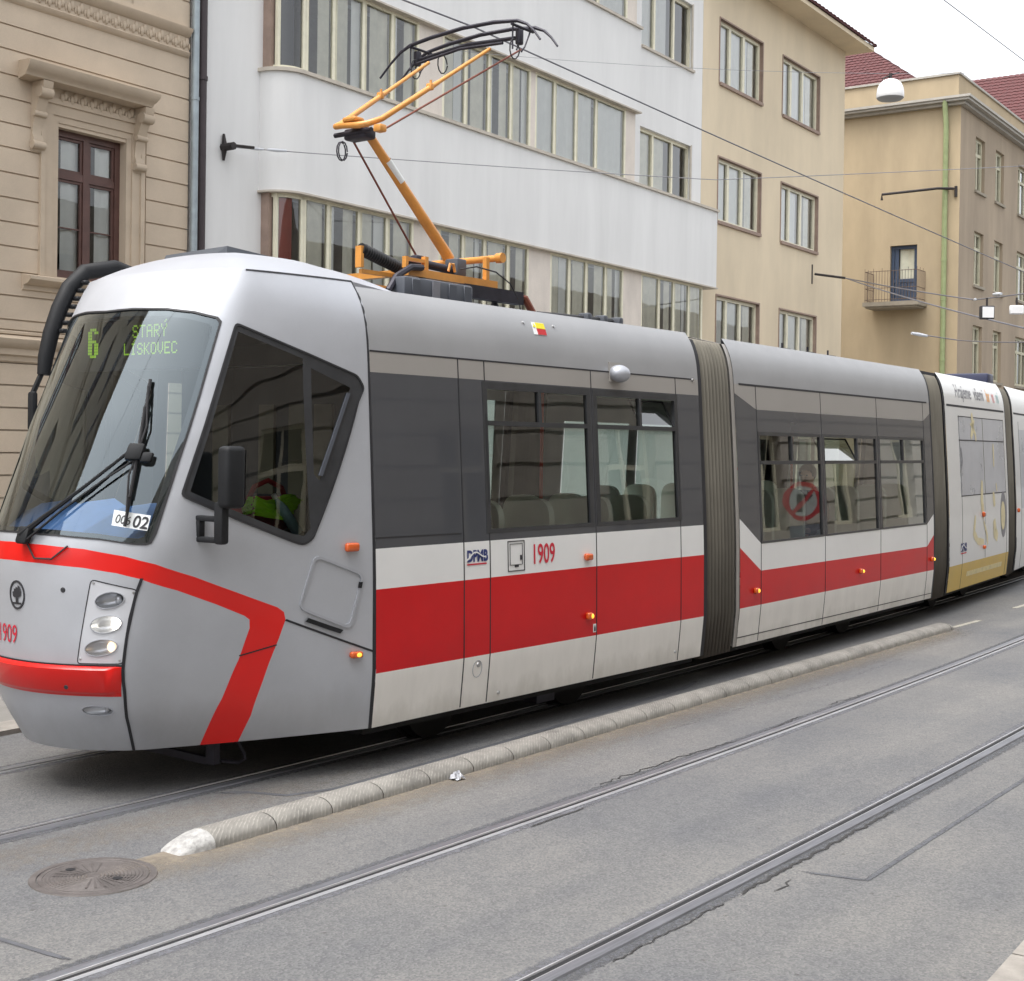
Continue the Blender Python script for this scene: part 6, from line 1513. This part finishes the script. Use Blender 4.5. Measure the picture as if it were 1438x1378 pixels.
for dz in (-.2, .2): f.tube([v + Vector((0, .03, 0)), v + Vector((0, .05, dz))], [.05, .02], 6)
f.tube([v + Vector((.05, -.1, .02)), v + Vector((.35, -.24, .02))], .022, 6); f.build('wall_rosette', MATS['iron'], sw)
B_ = Vector(ST(38.2, 15.42, 7.3)); C_ = Vector((31.58, 14.86, 6.35))
p2 = B_ + Vector((1.1, -1.2, -.25))
q1 = Vector((29.85, 10.56, 5.46)); q2 = Vector((26.39, 8.48, 4.3))
J = Vector(ST(38.5, 14.6, 7.17))
w2 = wire('span_wire', 'pair of dark span wires fanning out from the hook on the ochre house', 'span wire', [sag(B_, J, 0), sag(J, (32.5, 11.6, 5.80), .03), sag(J, (26.39, 8.48, 4.55), .06), sag((32.5, 11.6, 5.8), (26, 7.6, 5.2), 0)], .016, 'wire', [((32.6, 11.65, 5.81), (32.0, 11.4, 5.76), .035), ((30.0, 10.3, 5.62), (29.6, 10.0, 5.58), .04)])
f = MB(); f.tube([B_ + Vector((0, .1, .28)), B_ + Vector((0, .1, -.28))], .045, 6); f.tube([B_, J], .035, 6); f.build('wall_hook', MATS['iron'], w2)
wire('span_wire', 'thin wire level with the lowest windows from the balcony wall to the right', 'span wire', [sag((34.75, 14.04, 5.27), (36.0, 13.3, 5.15), 0), sag((36.0, 13.3, 5.15), (30.45, 9.78, 4.6), .02)], .014, 'wire', [((34.75, 14.04, 5.27), (35.2, 13.8, 5.22), .05)])
# hanging street lamp: white dome with an open underside
def dome():
    c = Vector((23.6, 10.0, 8.60)); t = thing('street_lamp', 'white dome street lamp hanging in front of the corner house parapet', 'street lamp', c)
    d = MB(); d.lathe([(.001, .33), (.06, .328), (.13, .30), (.19, .245), (.225, .17), (.24, .08), (.24, .0), (.235, -.01)], c + Vector((0, 0, -.10)), n=28); d.build('lamp_shade', MATS['lamp_white'], t)
    u = MB(); u.lathe([(.236, -.005), (.20, -.04), (.10, -.06), (.001, -.065)], c + Vector((0, 0, -.10)), n=28); u.build('diffuser', MATS['lamp_under'], t)
    k = MB(); k.tube([c + Vector((-.12, .1, .22)), c + Vector((.0, .0, .30)), c + Vector((.14, -.1, .36))], .015, 6); k.tube([c + Vector((0, 0, .2)), c + Vector((0, 0, .33))], .03, 8); k.build('hanger', MATS['iron'], t)
    wr = MB(); wr.tube(sag(c + Vector((-6, 8, .9)), c + Vector((6, -8, .95)), .6), .004, 5); wr.build('support_wire', MATS['wire_light'], t)
dome()
def sign_box(c, w, h, d, yaw, label, dark):
    t = thing('hanging_sign', label, 'sign', c, yaw); X = Matrix.Translation(c) @ Matrix.Rotation(yaw, 4, 'Z'); fn = lambda x, y, z: tuple(X @ Vector((x, y, z)))
    b = MB(); b.rbox((-w / 2, -d / 2, -h / 2), (w / 2, d / 2, h / 2), .02, 2, 0, fn); b.build('housing', MATS['ink' if dark else 'lamp_white'], t)
    f = MB(); f.box((-w * .42, -d / 2 - .008, -h * .40), (w * .42, -d / 2 + .01, h * .40), 0, fn); f.build('face', MATS['lamp_white'], t)
    k = MB(); k.tube([fn(0, 0, h / 2), fn(0, 0, h / 2 + .16)], .02, 6); k.build('hanger', MATS['iron'], t)
sign_box((27.96, 9.73, 5.03), .27, .27, .16, math.radians(-52), 'small dark square box with a white face hanging on the span wire', True)
sign_box((28.40, 9.28, 5.10), .28, .18, .10, math.radians(-52), 'small plain white box hanging at the right edge of the span wire', False)

# traffic sign on the near pavement, seen mirrored in the second tram section
def traffic_sign():
    r = Vector((.937, -.349, -.02)).normalized(); c = Vector((17.27, 5.24, 1.90)) + r * 9.5; c.z = 1.74
    nrm = Vector((-.937, .349, 0)).normalized(); sx = nrm.cross(Vector((0, 0, 1))).normalized() * -1
    # sx points to the viewer's right when looking at the face
    t = thing('traffic_sign', 'round red ringed no-turn sign on a post, mirrored in the second tram section', 'traffic sign', (c.x, c.y, 0))
    P = lambda x, z, o=0: tuple(c + sx * x + Vector((0, 0, z)) + nrm * o)
    mat('sign_black', (.02, .02, .02), .5, var=.1, scale=6)
    N = 36; circ = lambda rr: [(rr * math.cos(2 * math.pi * k / N), rr * math.sin(2 * math.pi * k / N)) for k in range(N)]
    d = MB(); d.add([P(x, z, .02) for x, z in circ(.40)] + [P(x, z, 0) for x, z in circ(.40)], [tuple(range(N)), tuple(range(2 * N - 1, N - 1, -1))] + [(i, N + i, N + (i + 1) % N, (i + 1) % N) for i in range(N)]); o = d.build('disc', mat('sign_face_shaded', lin((128, 132, 130)), .6, var=.1, scale=5), t)  # white disc coloured grey: the shade it faces is put into the colour
    rg = MB(); f2 = lambda x, z, oo: P(x, z, oo); ring(f2, circ(.40), circ(.315), .026, .018, rg)
    q = [(-.25, -.19), (-.19, -.25), (.25, .19), (.19, .25)]; q = [(x, z) for x, z in q]; rg.add([P(-x, z, .026) for x, z in q], [(0, 1, 2, 3)]); rg.build('red_ring', mat('shaded_red', lin((132, 26, 34)), .6, var=.1, scale=5), o)  # ring red darkened too, shade on the sign painted into it
    ar = MB()
    for pl in ([(.05, -.22), (.13, -.22), (.13, .06), (.05, .06)], [(.13, .06), (.13, .14), (-.08, .14), (-.08, .06)], [(-.08, .22), (-.22, .10), (-.08, -.02)]): ar.add([P(x, z, .023) for x, z in pl], [tuple(range(len(pl)))])
    ar.build('arrow', MATS['sign_black'], o)
    pp = MB(); pl = [(-.33, -.78), (.33, -.78), (.33, -.48), (-.33, -.48)]; pp.add([P(x, z, .015) for x, z in pl], [(0, 1, 2, 3)]); pp.build('plate', MATS['grey_plastic'], t)
    po = MB(); po.tube([(c.x - nrm.x * .05, c.y - nrm.y * .05, 0.1), (c.x - nrm.x * .05, c.y - nrm.y * .05, 2.35)], .035, 10); po.build('post', MATS['steel'], t)
traffic_sign()

# ---------------------------------------------------------------- things on board
mat('hi_vis', lin((170, 240, 40)), .7, var=.1, scale=8)
mat('hi_vis_glow', lin((190, 255, 30)), .7, var=.06, scale=8)
mat('bag_red', lin((150, 34, 40)), .7, var=.15, scale=8)
mat('bottle_plastic', lin((150, 190, 200)), .15, var=.05, scale=8)
mat('jacket_navy', lin((40, 44, 60)), .85, var=.15, scale=8)
mat('jacket_brown', lin((84, 62, 52)), .85, var=.15, scale=8)
mat('skin', lin((205, 160, 136)), .55, var=.05, scale=10)
mat('hair', lin((50, 40, 34)), .7, var=.2, scale=30)
sh = MB(); sh.box((5.75, 6.93, 1.58), (6.60, 7.25, 1.62)); part(sh, 'side_shelf', MATS['cab_dark'])
def cloth(name, label, cat, base, outline_, mt, h=.05):
    mb = MB(); n = 10; P = outline_
    vs = []
    for i in range(n + 1):
        for j in range(n + 1):
            u, v = i / n, j / n
            a = Vector(P[0]).lerp(Vector(P[1]), u); b = Vector(P[3]).lerp(Vector(P[2]), u); p = a.lerp(b, v)
            vs.append((p.x + random.uniform(-.008, .008), p.y + random.uniform(-.02, .02), p.z + h * .5 * math.sin(u * 7 + v * 3) * v))
    mb.add(vs, [(i * (n + 1) + j, (i + 1) * (n + 1) + j, (i + 1) * (n + 1) + j + 1, i * (n + 1) + j + 1) for i in range(n) for j in range(n)], 0, True)
    return mb.build(name, MATS[mt], None, label, cat, loc=base)
cloth('safety_vest', 'crumpled neon green safety vest lying inside the cab side window', 'safety vest', (6.25, 6.95, 1.62), [(6.08, 6.87, 1.75), (6.38, 6.84, 1.70), (6.52, 6.88, 1.85), (6.16, 6.94, 1.87)], 'hi_vis', .05)
cloth('folded_vest', 'small neon green cloth corner beside the mirror inside the cab', 'cloth', (6.05, 6.95, 1.62), [(5.99, 6.88, 1.75), (6.07, 6.88, 1.76), (6.13, 6.94, 1.86), (6.04, 6.94, 1.84)], 'hi_vis', .03)
bt = MB(); b0, b1 = Vector((6.43, 6.82, 1.62)), Vector((6.24, 6.86, 1.88)); ax = (b1 - b0).normalized(); Lb = (b1 - b0).length
bt.lathe([(.001, 0), (.036, .005), (.038, .03), (.034, .06), (.038, .09), (.037, Lb * .62), (.028, Lb * .75), (.014, Lb * .86), (.014, Lb * .92)], b0, ax, 14); bo2 = bt.build('water_bottle', MATS['bottle_plastic'], None, 'pale blue plastic water bottle leaning inside the cab side window', 'bottle', loc=tuple(b0))
cpb = MB(); cpb.lathe([(.018, Lb * .91), (.018, Lb * 1.0), (.001, Lb * 1.0)], b0, ax, 12); cpb.build('cap', MATS['lamp_white'], bo2)
bg_ = MB(); bg_.tube([(6.14, 7.0, 1.84), (6.20, 7.0, 1.93), (6.32, 7.0, 1.97), (6.44, 7.0, 1.92), (6.48, 7.0, 1.84)], .018, 8); bg_.rbox((6.1, 6.98, 1.625), (6.52, 7.16, 1.86), .05, 3); bg_.build('carry_bag', MATS['bag_red'], None, 'dark red bag with a looped handle behind the neon vest', 'bag', loc=(6.2, 7.05, 1.52))
# seated passengers
def passenger(M, a, d, face, label, jacket):
    base = Vector(M.w(a, d, .26)); X = Matrix.Translation(base) @ Matrix.Rotation(M.a + (0 if face > 0 else math.pi), 4, 'Z')
    t = bpy.data.meshes.new('person'); bm = bmesh.new()
    # facing +x of X; pelvis root first
    J = {'pel': (0, 0, .98, .15), 'wai': (0, 0, 1.12, .145), 'che': (.02, 0, 1.32, .155), 'nec': (.02, 0, 1.50, .06), 'hb': (.035, 0, 1.58, .075), 'hm': (.045, 0, 1.66, .095), 'ht': (.04, 0, 1.74, .075),
         'sl': (.02, .19, 1.42, .065), 'el': (.06, .24, 1.16, .048), 'wl': (.26, .14, 1.06, .036), 'hl': (.34, .11, 1.06, .032), 'sr': (.02, -.19, 1.42, .065), 'er': (.06, -.24, 1.16, .048), 'wr': (.26, -.14, 1.06, .036), 'hr': (.34, -.11, 1.06, .032),
         'kl': (.42, .11, .95, .075), 'al': (.44, .11, .54, .05), 'fl': (.58, .12, .49, .04), 'kr': (.42, -.11, .95, .075), 'ar': (.44, -.11, .54, .05), 'fr': (.58, -.12, .49, .04)}
    E_ = [('pel', 'wai'), ('wai', 'che'), ('che', 'nec'), ('nec', 'hb'), ('hb', 'hm'), ('hm', 'ht'), ('che', 'sl'), ('sl', 'el'), ('el', 'wl'), ('wl', 'hl'), ('che', 'sr'), ('sr', 'er'), ('er', 'wr'), ('wr', 'hr'), ('pel', 'kl'), ('kl', 'al'), ('al', 'fl'), ('pel', 'kr'), ('kr', 'ar'), ('ar', 'fr')]
    ks = list(J); lay = bm.verts.layers.skin.verify(); V = {}
    for k in ks:
        v = bm.verts.new(J[k][:3]); v[lay].radius = (J[k][3], J[k][3]); V[k] = v
    V['pel'][lay].use_root = True
    for p, q in E_: bm.edges.new((V[p], V[q]))
    bm.to_mesh(t); bm.free()
    tmp = bpy.data.objects.new('person', t); COL.objects.link(tmp); tmp.modifiers.new('s', 'SKIN'); tmp.modifiers.new('u', 'SUBSURF').levels = 1
    dg = bpy.context.evaluated_depsgraph_get(); me = bpy.data.meshes.new_from_object(tmp.evaluated_get(dg)); bpy.data.objects.remove(tmp); bpy.data.meshes.remove(t)
    me.name = 'person'; me.materials.clear()
    for mm_ in (jacket, 'skin'): me.materials.append(MATS[mm_])
    for p in me.polygons:
        p.use_smooth = True; p.material_index = 1 if (p.center.z > 1.50 or (p.center.x > .29 and p.center.z > 1.0)) else 0
    o = bpy.data.objects.new('person', me); COL.objects.link(o); o.matrix_world = X; FR[o.name] = X; tag(o, label, 'person')
    W = lambda x, y, z: tuple(X @ Vector((x, y, z)))
    hh = MB(); hh.sphere((0, 0, 0), (.105, .10, .11), 16); hh.xform(lambda x, y, z: W(.02 + x if x < .05 else .07, y, 1.70 + z * (1 if z > -.05 or x < 0 else .3))); hh.build('hair', MATS['hair'], o)
    fc = MB(); fc.sphere((.142, 0, 1.645), (.022, .014, .022), 8); fc.xform(W); fc.build('nose', MATS['skin'], o)
    ey = MB()
    for s_ in (-1, 1): ey.sphere((.128, s_ * .034, 1.672), (.012, .014, .009), 8)
    ey.box((.128, -.025, 1.597), (.138, .025, 1.605)); ey.xform(W); ey.build('eyes_and_mouth', MATS['hair'], o)
passenger(M1, 1.38, .40, 1, 'seated dark haired passenger in a navy jacket behind the first passenger window', 'jacket_navy')
passenger(M2, 2.55, .40, -1, 'seated passenger in a brown jacket behind the middle window of the second tram section', 'jacket_brown')
